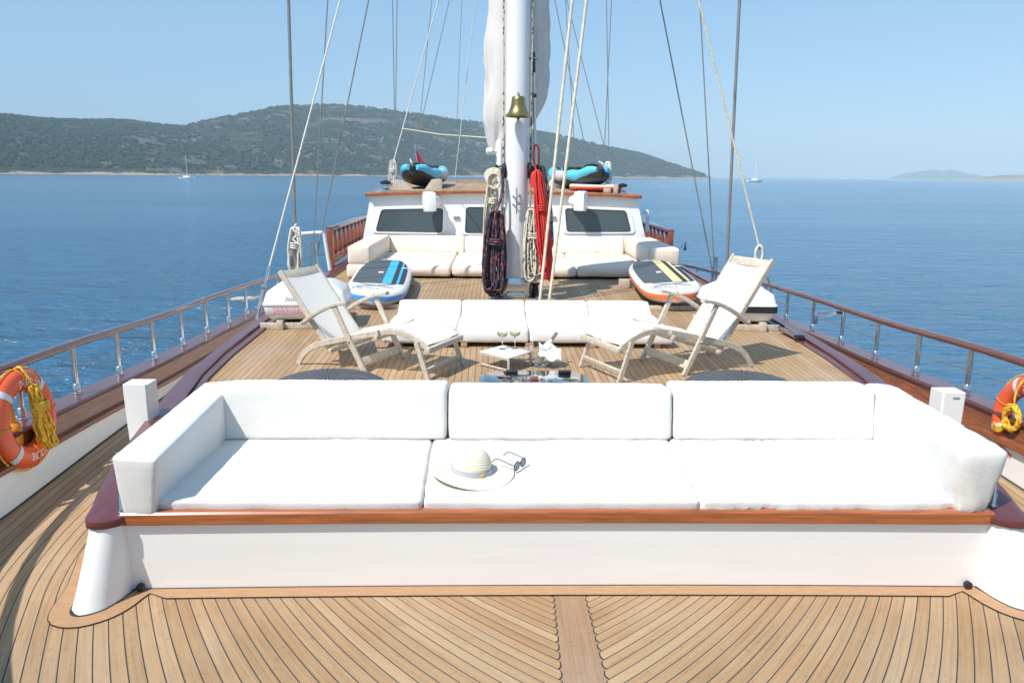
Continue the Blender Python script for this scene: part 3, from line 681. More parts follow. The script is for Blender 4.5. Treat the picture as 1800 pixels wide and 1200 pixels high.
for sx in (-1, 1):
    mb = MB()
    TOP = [(2.078, 3.53), (2.088, 3.485), (2.12, 3.447), (2.165, 3.432), (2.207, 3.442), (2.232, 3.478)]
    BOT = [(2.085, 3.57), (2.095, 3.49), (2.115, 3.41), (2.155, 3.34), (2.232, 3.30), (2.292, 3.35)]
    TOP = [v.to_2d() for v in spline([(*p, 0) for p in TOP], 3)]; BOT = [v.to_2d() for v in spline([(*p, 0) for p in BOT], 3)]
    for y in [3.6, 3.8, 4.05, 4.5, 5, 5.6, 6.2, 7, 8, 9, 10, 11, 12.5, 14, 16, 18, 20]: TOP.append(Vector((EO(y) - 0.025, y))); BOT.append(Vector((EO(y) + 0.06, y - 0.02)))
    rings = []
    for k in range(7):
        q = k / 6; bow = 0.012 * math.sin(q * PI)
        rings.append([Vector((sx * lerp(b_.x, a_.x, q ** 0.9), lerp(b_.y, a_.y, q ** 0.9), 0.372 * q)) for a_, b_ in zip(TOP, BOT)])
    mb.loft(rings, cap=False, closed=False); mb.build('coaming_side', MT['panel_paint'], bench, 50)
    # cap rail
    mb = MB(); IN, OUT = [], []
    yy = [3.50, 3.6, 3.8, 4.05, 4.5, 5, 5.6, 6.2, 7, 8, 9, 10, 11, 12.5, 14, 16, 18, 20]
    poly = [(sx * 2.062, 3.56), (sx * 2.062, 3.50), (sx * 2.085, 3.455), (sx * 2.13, 3.425), (sx * 2.18, 3.415), (sx * 2.225, 3.432), (sx * 2.25, 3.475)] + [(sx * (EO(y) + 0.005), y) for y in yy[1:]] + [(sx * (EO(y) - interp([(5, 0.17), (7, 0.10), (20, 0.10)], y)), y) for y in yy[:4:-1]] + [(sx * (EO(3.9) - 0.22), 3.9)]
    if sx > 0: poly = poly[::-1]
    mb.prism(poly, 0.373, 0.414, None, 0.008); mb.build('cap_rail', MT['cap_wood'], bench, 40)
    mb = MB(); poly = [(sx * (EO(y) - 0.15), y) for y in yy[8:]] + [(sx * (EO(y) - 0.235), y) for y in yy[:7:-1]]
    poly = [(sx * (EO(y) - interp([(5, 0.17), (7, 0.10), (20, 0.10)], y) - 0.004), y) for y in yy[4:]] + [(sx * (EO(y) - interp([(5, 0.21), (7, 0.175), (20, 0.175)], y)), y) for y in yy[:3:-1]]
    if sx > 0: poly = poly[::-1]
    mb.prism(poly, 0.372, 0.392, None, 0.004); mb.build('inner_trim', MT['cap_wood'], bench, 40)
    mb = MB(); hx = -2.045 if sx < 0 else 2.03
    mb.lathe([(0.0001, 0), (0.019, 0), (0.019, 0.02), (0.0001, 0.02)], Matrix.Translation((hx, 3.545 + (-0.014 if sx < 0 else -0.012), 0.028)) @ Matrix.Rotation(PI / 2, 4, 'X'), 14); mb.build('drain_hole', MT['black'], bench)
# margin plank round the bench foot
half = [(2.292, 3.35), (2.232, 3.30), (2.155, 3.34), (2.115, 3.41), (2.095, 3.49), (2.075, 3.546)]
half = [v for v in spline([(EO(5.0) + .06, 4.98, 0), (EO(4.05) + .06, 4.03, 0), (EO(3.8) + .06, 3.78, 0), (EO(3.6) + .06, 3.58, 0)] + [(*p, 0) for p in half], 4)]
line = [Vector((-p.x, p.y, 0)) for p in half] + [Vector((x / 10, front_y(x / 10), 0)) for x in (-19, -15, -10, -5, 0, 5, 10, 15, 19)] + [p.copy() for p in half[::-1]]
def off(pts, d):
    out = []
    for i, p in enumerate(pts):
        t_ = (pts[min(i + 1, len(pts) - 1)] - pts[max(i - 1, 0)]).normalized(); out.append(p + Vector((t_.y, -t_.x, 0)) * d)
    return out
def clean_off(pts, d):
    o = off(pts, d); r = []
    for p in o:
        if min((p - q).length for q in pts) > abs(d) * 0.93: r.append(p)
    return r
def strip(name, d0, d1, z, m, parent=None):
    a = off(line, d0) if d0 < 0.02 else clean_off(line, d0); b_ = clean_off(line, d1) if d1 > 0.02 else off(line, d1)
    poly = [(p.x, p.y) for p in a] + [(p.x, p.y) for p in b_[::-1]]
    mb = MB(); b2 = bmesh.new(); f = b2.faces.new([b2.verts.new((x, y, z)) for x, y in poly]); bmesh.ops.triangulate(b2, faces=[f]); mb.bm(b2)
    return struct(mb, name, m, ang=0)
strip('deck_caulking', -0.02, 0.0945, 0.003, MT['black_rubber'])
strip('margin_plank', -0.02, 0.090, 0.006, MT['teak_margin'])
strip('foot_caulking', -0.02, 0.0045, 0.009, MT['black_rubber'])

# ---- bulwarks
for sx, side in ((-1, 'left'), (1, 'right')):
    o0 = 0.0 if sx < 0 else -0.08
    bw = thing('bulwark', (sx * 3.35, 6, 0), 'white bulwark with varnished wooden band along the %s side of the deck' % ('left' if sx < 0 else 'right'), 'bulwark', 'bulwarks along the deck edge')
    ys = YS
    def X(y): return XB(y) + o0
    def st(prof, name, m, ang=30):
        mb = MB(); mb.loft([[Vector((sx * (X(y) + a), y, zz(y))) for a, zz in prof] for y in ys], cap=True); mb.build(name, m, bw, ang)
    st([(0.0, lambda y: -0.02), (0.004, lambda y: zwhite(y)), (0.08, lambda y: zwhite(y)), (0.08, lambda y: -0.02)], 'inner_panel', MT['panel_paint'])
    st([(-0.03, lambda y: zwhite(y) - 0.012), (-0.038, lambda y: zwhite(y)), (-0.03, lambda y: zwhite(y) + 0.018), (0.012, lambda y: zwhite(y) + 0.03), (0.02, lambda y: zwhite(y) + 0.05), (0.03, lambda y: zcap(y) - 0.025), (0.10, lambda y: zcap(y) - 0.025), (0.10, lambda y: zwhite(y) - 0.012)], 'wood_band', MT['mahog_y'])
    st([(0.012, lambda y: zcap(y) - 0.034), (0.004, lambda y: zcap(y) - 0.018), (0.012, lambda y: zcap(y)), (0.20, lambda y: zcap(y)), (0.21, lambda y: zcap(y) - 0.02), (0.20, lambda y: zcap(y) - 0.034)], 'cap_rail', MT['cap_wood'])
    mb = MB(); mb.grid(lambda u, v: Vector((sx * (X(lerp(ys[0], ys[-1], u)) + lerp(0.14, -0.5 - 0.3 * abs(v), v)), lerp(ys[0], ys[-1], u), lerp(zcap(lerp(ys[0], ys[-1], u)) - 0.03, ZS - 0.2, v))), 50, 6); mb.build('hull_side', MT['white_paint'], bw, 60)
    mb = MB(); mb.loft([[Vector((sx * (X(y) - a), y, z)) for a, z in [(0.0, 0.0015), (0.014, 0.0015), (0.014, 0.005), (0.0, 0.005)]] for y in ys]); mb.build('caulk_line', MT['black_rubber'], bw, 0)

# ---- stainless railings with wooden hand rails
ZR = [(1.5, 0.95), (3.5, 0.855), (5, 0.785), (5.8, 0.752), (7.2, 0.672), (9.4, 0.597), (11.2, 0.525), (13.8, 0.38), (15.7, 0.275)]
def zrail(y): return smooth(ZR, y)
for sx in (-1, 1):
    o0 = 0.14 if sx < 0 else 0.02
    def RX(y): return sx * (XB(y) + o0)
    rl = thing('railing', (RX(7), 7, zcap(7)), 'stainless steel railing with wooden hand rail along the %s side of the deck' % ('left' if sx < 0 else 'right'), 'railing', 'deck railings')
    y1 = 13.7 if sx < 0 else 15.8
    mb = MB(); mb.tube([(RX(y), y, zrail(y)) for y in [2.2 + 0.3 * i for i in range(int((y1 - 2.2) / 0.3) + 1)]], 0.031, 12, flat=0.85); mb.build('hand_rail', MT['rail_wood'], rl, 60)
    py = [4.2, 4.95, 5.70, 6.43, 7.17, 7.91, 8.67, 9.45, 10.18, 10.9, 11.7, 12.5, 13.3] if sx < 0 else [4.2, 5.0, 5.78, 6.57, 7.37, 8.21, 9.05, 9.93, 10.8, 11.7, 12.6, 13.5, 14.5]
    for y in py:
        mb = MB(); z0, z1 = zcap(y), zrail(y) - 0.02; M = Matrix.Translation((RX(y), y, 0))
        mb.lathe([(0.019, z0 + 0.0), (0.019, z1)], M, 14)
        p = mb.build('post', MT['steel'], rl, 50)
        mb = MB(); mb.lathe([(0.036, z0), (0.036, z0 + 0.008), (0.027, z0 + 0.014), (0.026, z0 + 0.075), (0.021, z0 + 0.08)], M, 14); mb.build('post_socket', MT['steel'], p, 50)
    mb = MB(); mb.tube([(RX(y), y, (zrail(y) + zcap(y)) / 2) for y in py], 0.004, 6); mb.build('wire', MT['wire'], rl, 60)
# ---- turned wooden balustrades further aft
for sx in (-1, 1):
    y0, x0 = (13.85, -3.2) if sx < 0 else (15.85, 3.2)
    bl = thing('balustrade', (x0, y0, 0.3), 'reddish wooden balustrade of turned balusters %s' % ('left of the white deckhouse' if sx < 0 else 'peeping out right of the white deckhouse'), 'balustrade', 'turned balustrades')
    zb = (lambda y: 0.50 + (y - 13.85) * 0.025) if sx < 0 else (lambda y: 0.46 + (y - 15.85) * 0.015)
    zt = (lambda y: 1.035 + (y - 13.85) * 0.01) if sx < 0 else (lambda y: 0.90 + (y - 15.85) * 0.01)
    XX = lambda y: x0 - sx * (y - y0) * 0.01
    mb = MB(); mb.beam((x0, y0, 0.1), (x0 * 1.0, y0 - 0.05, zt(y0) + 0.02), 0.1, 0.12, (0, 1, 0), 0.01); mb.build('end_post', MT['baluster_wood'], bl)
    mb = MB(); mb.beam((x0, y0 - 0.06, zt(y0) + 0.03), (XX(20), 20.0, zt(20) + 0.03), 0.13, 0.05); mb.build('top_rail', MT['rail_wood'], bl)
    mb = MB(); mb.beam((x0, y0, zb(y0)), (XX(20), 20.0, zb(20)), 0.1, 0.07); mb.build('bottom_rail', MT['baluster_wood'], bl)
    mb = MB(); mb.beam((x0, y0 + 0.1, 0.22), (XX(20), 20.0, 0.3), 0.07, 0.32); mb.build('kick_board', MT['baluster_wood'], bl)
    for i in range(14):
        y = y0 + 0.33 + i * 0.4; mb = MB(); a, b_ = zb(y) + 0.03, zt(y); hh = b_ - a
        mb.lathe([(0.05, a), (0.05, a + 0.05 * hh), (0.028, a + 0.09 * hh), (0.028, a + 0.14 * hh), (0.062, a + 0.22 * hh), (0.066, a + 0.3 * hh), (0.05, a + 0.5 * hh), (0.03, a + 0.75 * hh), (0.026, a + 0.86 * hh), (0.045, a + 0.9 * hh), (0.045, b_)], Matrix.Translation((XX(y), y, 0)), 12)
        mb.build('baluster', MT['baluster_wood'], bl, 40)

# ================================================================== DECKHOUSE
YC = 15.2
def roof_z(x, y): return 1.615 + 0.065 * (1 - ((x + 0.16) / 2.6) ** 2) + (y - YC) * 0.026
house = thing('deckhouse', (-0.15, YC, ZD), 'low white deckhouse with three dark windows and teak planked roof behind the mast', 'deckhouse')
mb = MB(); n = 12
def wx(u, v, y): return lerp(lerp(-2.95, 2.70, u), lerp(-2.71, 2.39, u), v) * (1 - (y - YC) * 0.004)
mb.grid(lambda u, v: Vector((wx(u, v, YC), YC + 0.10 * v, lerp(ZD, roof_z(wx(u, v, YC), YC) - 0.02, v))), n, 1)
for u in (0, 1): mb.grid(lambda a, v: Vector((wx(u, v, lerp(YC, 21, a)), lerp(YC + 0.10 * v, 21, a), lerp(ZD, roof_z(wx(u, v, YC), lerp(YC, 21, a)) - 0.02, v))), 4, 1)
mb.grid(lambda u, v: Vector((wx(u, v, 21), 21, lerp(ZD, roof_z(wx(u, v, YC), 21) - 0.02, v))), n, 1)
mb.build('wall', MT['white_paint'], house, 30)
mb = MB(); mb.mi = 0
mb.slab(lambda u, v: Vector((lerp(-2.70, 2.38, u), lerp(YC + 0.06, 20.9, v), roof_z(lerp(-2.7, 2.38, u), lerp(YC, 20.9, v)))), 14, 6, 0.05)
mb.build('roof', MT['deck_upper'], house, 30)
mb = MB()
pts = [Vector((-2.74, 20.9, roof_z(-2.74, 20.9))), Vector((-2.76, YC + 0.02, roof_z(-2.76, YC)))] + [Vector((lerp(-2.76, 2.44, k / 14), YC + 0.02, roof_z(lerp(-2.76, 2.44, k / 14), YC))) for k in range(1, 14)] + [Vector((2.44, YC + 0.02, roof_z(2.44, YC))), Vector((2.42, 20.9, roof_z(2.42, 20.9)))]
for a, b_ in zip(pts, pts[1:]): mb.beam(a, b_, 0.09, 0.062, (0, 0, 1), 0.012)
mb.build('roof_trim', MT['mahog_x'], house)
mb = MB(); mb.beam((-1.3, 19.6, roof_z(-1.3, 19.6) + 0.05), (1.3, 19.6, roof_z(1.3, 19.6) + 0.05), 0.1, 0.06); mb.build('roof_coaming', MT['teak_margin'], house)
def rrect(cs, r, k=4):   # rounded polygon
    out = []; n = len(cs)
    for i in range(n):
        p, a, b_ = Vector(cs[i]), Vector(cs[i - 1]), Vector(cs[(i + 1) % n]); d1 = (a - p).normalized(); d2 = (b_ - p).normalized()
        for j in range(k + 1):
            t_ = j / k; out.append(((1 - t_) ** 2) * (p + d1 * r) + 2 * t_ * (1 - t_) * p + t_ * t_ * (p + d2 * r))
    return out
def window(pp, lean=0.10):
    q = [ay(px, py, YC - 0.012 + lean * (0.5)) for px, py in pp]; q = [(v.x, v.z) for v in q]
    c = sum((Vector(a) for a in q), Vector((0, 0))) / 4
    big = [tuple(Vector(a) + (Vector(a) - c).normalized() * 0.085) for a in q]
    def W3(p, d): return Vector((p[0], YC + 0.10 * (p[1] - ZD) / (1.25) - d, p[1]))
    o_, i_ = rrect(big, 0.10), rrect(q, 0.07); mb = MB()
    mb.loft([[W3(p, 0.0) for p in o_], [W3(p, 0.022) for p in o_], [W3(p, 0.022) for p in i_], [W3(p, 0.006) for p in i_]], cap=False)
    fr = mb.build('window', MT['white_paint'], house, 30)
    g2 = [c + (Vector(p) - c) * 0.975 for p in i_]
    mb = MB(); mb.loft([[W3(p, 0.0085) for p in i_], [W3(p, 0.013) for p in i_], [W3(p, 0.013) for p in g2], [W3(p, 0.0085) for p in g2]], cap=False); mb.build('gasket', MT['black_rubber'], fr, 0)
    mb = MB(); mb.add([W3(p, 0.008) for p in i_], [list(range(len(i_)))]); mb.build('pane', MT['glass_dark'], fr, 0)
window([(660, 407), (778, 409), (779, 366), (670, 368)])
window([(817, 410), (955, 410), (955, 364), (819, 364)])
window([(996, 408), (1110, 408), (1101, 370), (993, 366)])
for px, py in ((803, 383), (972, 383)):
    p = ay(px, py, YC + 0.04); mb = MB(); mb.box(p, (0.13, 0.03, 0.06), None, 0.012); mb.build('courtesy_light', MT['lamp_grey'], house)
# ventilator cowls on the deckhouse front
def cowl(px, py, y, flip, label):
    p = ay(px, py, y); v = thing('ventilator_cowl', (p.x, y, p.z - 0.15), label, 'ventilator', 'white ventilators on the deckhouse front')
    mb = MB(); pf = [(-0.16, -0.17), (0.02, -0.19), (0.10, -0.12), (0.13, 0.02), (0.10, 0.14), (0.03, 0.19), (-0.12, 0.17), (-0.16, 0.12)]
    M = Matrix.Translation(p + Vector((0, -0.16, 0))) @ Matrix.Rotation(0.4 * flip, 4, 'Z') @ Matrix(((0, 0, 1, 0), (1, 0, 0, 0), (0, 1, 0, 0), (0, 0, 0, 1)))
    mb.prism([(a, b_) for a, b_ in pf], -0.10, 0.10, M, 0.02); mb.build('hood', MT['gel'], v, 40)
    mb = MB(); mb.tube([p + Vector((0, 0.12, -0.02)), p + Vector((0.12 * flip, -0.02, 0)), p + Vector((0.05 * flip, -0.12, 0))], 0.11, 14); mb.build('neck', MT['gel'], v, 50)
cowl(755, 354, YC - 0.02, 1, 'white ventilator cowl above the left dark window of the deckhouse')
cowl(1020, 353, YC - 0.02, -1, 'white ventilator cowl above the right dark window of the deckhouse')
# white box ventilators beside the front sofa
def box_vent(cx, cy, sx, label):
    v = thing('box_ventilator', (cx, cy, 0.38), label, 'ventilator', 'tall white ventilators behind the front sofa')
    mb = MB(); rings = []
    for k in range(9):
        q = k / 8; z = lerp(0.0, 0.655 if sx < 0 else 0.615, q); curve = 0.05 * (1 - q) ** 1.5
        w2 = 0.080; rings.append([Vector(((cx + sx * a), cy + b_, z)) for a, b_ in [(w2 - 0.012 - curve * .4, -0.07), (w2 - curve * .5, -0.058), (w2 - curve * .5, 0.08), (-w2, 0.08), (-w2, -0.058), (-w2 + 0.012, -0.07)]])
    mb.loft(rings); mb.build('hood', MT['gel'], v, 40)
    mb = MB(); mb.box((cx, cy, 0.01), (0.21, 0.20, 0.02), None, 0.004); mb.build('base_flange', MT['gel'], v)
    if sx > 0: mb = MB(); mb.box((cx + 0.01, cy - 0.072, 0.585), (0.045, 0.01, 0.008), None, 0.003); mb.build('latch', MT['lamp_grey'], v)
box_vent(-2.655, 5.02, -1, 'tall white ventilator box between the front sofa and the left bulwark')
box_vent(2.72, 5.02, 1, 'tall white ventilator box with a small slot between the front sofa and the right bulwark')

# ================================================================== MAST
MX, MY = -0.045, 10.7
mast = thing('mast', (MX, MY, ZD), 'thick white mast standing in a steel shoe with a brass bell on it', 'mast')
mb = MB(); prof = [(0.155, 0.64), (0.155, 11.0), (0.15, 11.0)]
mb.lathe([(0.150, 0.64), (0.155, 1.4), (0.155, 12.0)], Matrix.Translation((MX, MY, 0)), 40); mb.build('pole', MT['mast_paint'], mast, 60)
mb = MB(); mb.box((MX - 0.005, MY, 0.51), (0.35, 0.36, 0.28), None, 0.02); mb.build('mast_shoe', MT['steel'], mast)
mb = MB(); mb.box((MX, MY, 0.377), (0.62, 0.5, 0.014), None, 0.004); mb.box((MX, MY - 0.21, 0.42), (0.26, 0.05, 0.075), None, 0.02); mb.build('foot_plate', MT['steel'], mast)
p = ay(908, 353, MY - 0.16)
mb = MB(); mb.tube([(p.x, p.y - 0.035, p.z - 0.17), (p.x, p.y - 0.05, p.z), (p.x, p.y - 0.035, p.z + 0.17)], [0.008, 0.012, 0.008], 8)
for dz in (-0.045, 0.06): mb.tube([(p.x - 0.05, p.y + 0.01, p.z + dz), (p.x - 0.02, p.y - 0.04, p.z + dz), (p.x + 0.02, p.y - 0.04, p.z + dz), (p.x + 0.05, p.y + 0.01, p.z + dz)], 0.009, 8)
mb.build('cleat', MT['steel'], mast, 50)
for s_ in (-1, 1):
    mb = MB(); M = Matrix.Translation((MX + s_ * 0.155, MY - 0.02, 2.06)) @ Matrix.Rotation(s_ * PI / 2, 4, 'Y')
    mb.lathe([(0.105, 0), (0.105, 0.03), (0.07, 0.045), (0.062, 0.09), (0.085, 0.115), (0.085, 0.13), (0.03, 0.135)], M, 20); mb.build('winch', MT['black'], mast, 40)
    mb = MB(); M = Matrix.Translation((MX + s_ * 0.27, MY - 0.02, ZD)); mb.lathe([(0.09, 0), (0.08, 0.02), (0.045, 0.05), (0.04, 0.15), (0.07, 0.19), (0.03, 0.2)], M, 16)
    mb.box((MX + s_ * 0.205, MY - 0.05, 0.50), (0.03, 0.2, 0.24), None, 0.006); mb.build('belaying_post', MT['black'], mast, 40)
    mb = MB(); mb.tube([(MX + s_ * 0.18, MY - 0.05, 2.4), (MX + s_ * 0.19, MY - 0.06, 5), (MX + s_ * 0.2, MY - 0.06, 11)], 0.013, 6); mb.tube([(MX + s_ * 0.18, MY - 0.05, 2.4), (MX + s_ * 0.185, MY - 0.06, 1.2)], 0.013, 6)
    mb.build('halyard', MT['rope_fleck'] if s_ < 0 else MT['rope_dark'], mast, 60)
# bell
c = ay(911, 206, MY - 0.34)
bell = thing('ship_bell', (c.x, c.y, c.z), 'brass ship bell hanging on the front of the white mast', 'bell')
mb = MB(); mb.lathe([(0.15, 0.0), (0.162, 0.006), (0.163, 0.02), (0.15, 0.035), (0.128, 0.06), (0.108, 0.10), (0.095, 0.15), (0.088, 0.20), (0.085, 0.235), (0.07, 0.252), (0.03, 0.256), (0.0001, 0.257)], Matrix.Translation(c), 36, False); mb.build('bell_body', MT['brass'], bell, 40)
mb = MB(); mb.tube([c + Vector((0, 0, 0.25)), c + Vector((0, 0, 0.3))], [0.022, 0.01], 8); mb.tube([c + Vector((0, 0, 0.27)), c + Vector((0, 0.1, 0.27)), c + Vector((0, 0.2, 0.24))], 0.014, 8); mb.build('bracket', MT['brass'], bell)
mb = MB(); mb.tube([c + Vector((0, 0, 0.05)), c + Vector((0, 0, -0.03))], 0.006, 6); mb.ball(c + Vector((0, 0, -0.025)), 0.02); mb.tube([c + Vector((0, 0, -0.03)), c + Vector((0, 0, -0.075))], [0.012, 0.003], 6); mb.build('clapper', MT['brass'], bell)
# furled sail behind the mast
mb = MB(); rings = []
for i in range(90):
    q = i / 89; z = lerp(2.28, 9.0, q)
    xl = smooth([(2.2, -0.33), (2.5, -0.42), (2.8, -0.48), (3.2, -0.43), (3.7, -0.46), (4.2, -0.42), (6, -0.42), (9, -0.35)], z)
    xr = smooth([(2.2, -0.22), (2.45, -0.12), (2.62, 0.10), (2.8, 0.22), (3.1, 0.32), (3.5, 0.36), (4.0, 0.36), (6, 0.36), (9, 0.3)], z)
    ring = []
    for j in range(56):
        a = 2 * PI * j / 56; fx = (xl + xr) / 2 + (xr - xl) / 2 * math.copysign(abs(math.cos(a)) ** 0.8, math.cos(a))
        fy = MY + 0.42 + 0.22 * math.sin(a) * (1 if z > 2.7 else lerp(0.4, 1, (z - 2.2) / 0.5))
        ds = 0.045 * noise.noise(Vector((math.cos(a) * 2.2, math.sin(a) * 2.2, z * 0.8))) + 0.035 * (1 - abs(noise.noise(Vector((math.cos(a) * 3.5 + z * 1.1, math.sin(a) * 3.5, z * 0.5)))) * 3) + 0.010 * (1 - abs(noise.noise(Vector((math.cos(a) * 8 - z * 1.6, math.sin(a) * 8, z * 0.8)))) * 3)
        ring.append(Vector((fx + ds * math.cos(a), fy + ds * math.sin(a), z)))
    rings.append(ring)
mb.loft(rings); solo(mb, 'furled_sail', MT['sail'], 'greyish white furled sail bundled behind the white mast', 'sail', ang=70)
# white spar with sheave left of mast, thin steel pole right
pl = thing('spar', (MX - 0.22, MY + 0.3, ZD), 'thin white spar standing just left of the mast behind the ropes', 'spar')
mb = MB(); mb.lathe([(0.045, ZD), (0.045, 2.42), (0.02, 2.46)], Matrix.Translation((ay(877, 300, MY + 0.25).x, MY + 0.25, 0)), 18); mb.build('pole', MT['mast_paint'], pl, 50)
q = ay(861, 266, MY + 0.2)
mb = MB(); mb.lathe([(0.03, -0.05), (0.05, -0.03), (0.045, 0), (0.05, 0.03), (0.03, 0.05)], Matrix.Translation(q) @ Matrix.Rotation(PI / 2, 4, 'Y'), 16); mb.tube([q, q + Vector((0.14, 0.05, 0.0))], 0.02, 8); mb.build('sheave', MT['gel'], pl, 40)
a, b_ = ay(938, 92, MY - 0.03), ay(941, 300, MY - 0.03)
sp_ = thing('steel_pole', (b_.x, b_.y, b_.z), 'slim steel pole with black end clamp standing right of the mast', 'pole')
mb = MB(); mb.tube([b_, a + (b_ - a) * 0.16], 0.018, 10); mb.build('tube', MT['steel'], sp_, 60)
mb = MB(); mb.tube([a, a + (b_ - a) * 0.17], 0.02, 10); mb.tube([a + Vector((-0.05, 0, -0.08)), a + Vector((0.05, -0.02, -0.08))], 0.014, 8); q = a.lerp(b_, 0.36); mb.box(q, (0.06, 0.05, 0.05), None, 0.008); mb.build('clamp', MT['black'], sp_)

# ---- coiled ropes hung round the mast
def coil(name, top, bot, y, wd, dp, n, r, m, seed, label, wraps=True, extra=None):
    mb = MB(); a, b_ = ay(*top, y), ay(*bot, y); hank(mb, a, b_, wd, dp, n, r, seed, wraps)
    if extra: extra(mb)
    solo(mb, name, m, label, 'rope coil', 'rope coils hung on the mast', ang=70)
coil('rope_coil', (872, 372), (868, 521), MY - 0.3, 0.27, 0.18, 26, 0.0135, MT['rope_navy'], 1, 'navy rope flecked with red, coiled left of the mast down to the deck',
     extra=lambda mb: mb.tube(spline([ay(872, 372, MY - 0.3), ay(880, 350, MY - 0.25), ay(884, 325, MY - 0.2), ay(882, 300, MY - 0.16)], 5), 0.02, 6))
coil('rope_coil', (868, 306), (862, 440), MY - 0.12, 0.15, 0.1, 11, 0.012, MT['rope_cream'], 2, 'cream rope coil with loose loops hung left of the mast',
     extra=lambda mb: [mb.tube([ay(868, 318, MY - 0.14) + Vector((math.cos(t_) * (0.085 + 0.012 * k), 0.03 * k - 0.06, math.sin(t_) * 0.10 + 0.02 * k)) for t_ in [2 * PI * i / 16 for i in range(17)]], 0.0125, 6) for k in range(4)])
coil('rope_coil', (938, 368), (938, 497), MY - 0.3, 0.22, 0.15, 22, 0.0125, MT['rope_fleck'], 3, 'off-white rope flecked with black, coiled right of the mast beside the red rope')
coil('rope_coil', (945, 300), (964, 495), MY - 0.36, 0.13, 0.12, 24, 0.0115, MT['rope_red'], 4, 'bright red rope coil hung right of the mast',
     extra=lambda mb: [mb.tube(spline([ay(944, 305, MY - 0.17), ay(938, 280, MY - 0.15), ay(940, 256, MY - 0.12), ay(947, 262, MY - 0.12), ay(947, 290, MY - 0.15)], 5), 0.013, 6), mb.tube(spline([ay(938, 330, MY - 0.2) , ay(941, 306, MY - 0.2), ay(950, 318, MY - 0.2), ay(956, 355, MY - 0.2)], 5), 0.05, 8)])
coil('rope_coil', (951, 292), (962, 440), MY - 0.02, 0.15, 0.12, 14, 0.0125, MT['rope_dark'], 5, 'grey rope flecked with black hung behind the red rope')

# ================================================================== RIGGING: every line a thing of its own
def line_thing(name, pts, r, m, label, cat, group=None, n=8, taut=None):
    mb = MB(); mb.tube(pts, r, n); return solo(mb, name, m, label, cat, group, ang=60)
def up(p0, p1, k): return p1 + (p1 - p0) * k
G = 'wires and lines of the rigging'
def rig(name, a, b_, y, r, m, label, cat='rigging', k=1.2, y2=None):
    p, q = ay(*a, y), ay(*b_, y2 or y); return line_thing(name, [p, q, up(p, q, k)], r, m, label, cat, G)
rig('shroud', (521, 470), (507, 0), 10.5, 0.021, MT['wire'], 'thick grey shroud rising from the rolled white rope bundle on the left rail')
rig('shroud', (549, 462), (576, 0), 11.2, 0.009, MT['wire'], 'thin near-vertical shroud meeting the small steel gate on the left rail')
rig('shroud', (556, 452), (648, 0), 11.4, 0.010, MT['wire'], 'thin shroud leaning inward from the small steel gate on the left rail')
lp = [ay(450, 562, 9.2), ay(470, 482, 9.4), ay(598, 0, 10.4)]
sh = thing('stay', lp[0], 'pale grey stay with turnbuckle slanting up from the left rail beside the liferaft case', 'rigging', G)
mb = MB(); mb.tube([lp[1], lp[2], up(lp[1], lp[2], 1.2)], 0.011, 8); mb.build('wire', MT['rope_white'], sh, 60)
mb = MB(); d = (lp[1] - lp[0]); mb.tube([lp[0], lp[0] + d * 0.2], 0.012, 8); mb.tube([lp[0] + d * 0.2, lp[0] + d * 0.62], 0.024, 8); mb.tube([lp[0] + d * 0.62, lp[0] + d * 1.18], [0.014, 0.02], 8); mb.box(lp[0] + d * 0.7, (0.06, 0.04, 0.08), None, 0.01); mb.build('turnbuckle', MT['steel'], sh)
rig('shroud', (695, 300), (690, 0), 16.2, 0.009, MT['wire'], 'left wire of the thin pair rising from the left kayak')
rig('shroud', (694, 302), (698, 0), 16.4, 0.009, MT['wire'], 'right wire of the thin pair rising from the left kayak')
rig('halyard', (690, 290), (771, 0), 15.9, 0.012, MT['rope_white'], 'white line slanting up from the wrapped block beside the left kayak')
rig('stay', (736, 235), (759, 0), 19, 0.008, MT['wire'], 'left wire of two far thin ones meeting above the left kayak flag')
rig('stay', (736, 235), (790, 0), 19, 0.009, MT['wire'], 'right wire of two far thin ones meeting above the left kayak flag')
rig('stay', (803, 215), (812, 0), 22, 0.007, MT['wire'], 'faint dark upright wire in the sky left of the furled sail')
rig('halyard', (800, 312), (836, 0), 19.5, 0.009, MT['rope_white'], 'fine white line rising from the teak roof left of the furled sail')
p, q = ay(708, 226, 15.9), ay(866, 243, 11.0)
line_thing('lashing_line', [p, p.lerp(q, 0.5) + Vector((0, 0, -0.03)), q], 0.009, MT['rope_cream'], 'slack cream line running level from the left white line to the mast', 'rigging', G)
rig('shroud', (1027, 252), (975, 0), 17, 0.009, MT['wire'], 'thin wire leaning left just right of the furled sail')
rig('shroud', (1009, 246), (994, 0), 17.5, 0.008, MT['wire'], 'steep thin wire between the two cream halyards')
rig('shroud', (1063, 262), (996, 0), 17.2, 0.008, MT['wire'], 'thin wire running down from behind the cream halyards to the right kayak')
rig('halyard', (949, 528), (1006, 0), 10.15, 0.020, MT['rope_cream'], 'thick cream halyard, the left of the pair right of the mast', k=0.8, y2=10.6)
rig('halyard', (966, 526), (1031, 0), 10.1, 0.020, MT['rope_cream'], 'thick cream halyard, the right of the pair right of the mast', k=0.8, y2=10.6)
rig('shroud', (1061, 292), (1075, 0), 16.4, 0.009, MT['wire'], 'wire rising from the right kayak and leaning right, one of a crossing pair')
rig('shroud', (1071, 298), (1066, 0), 16.6, 0.009, MT['wire'], 'wire rising from the right kayak and leaning left, one of a crossing pair')
p = ax(1256, 478, 3.34); rig('shroud', (1254, 485), (1160, 0), p.y, 0.011, MT['wire'], 'shroud slanting up to the left from the shackles on the right rail')
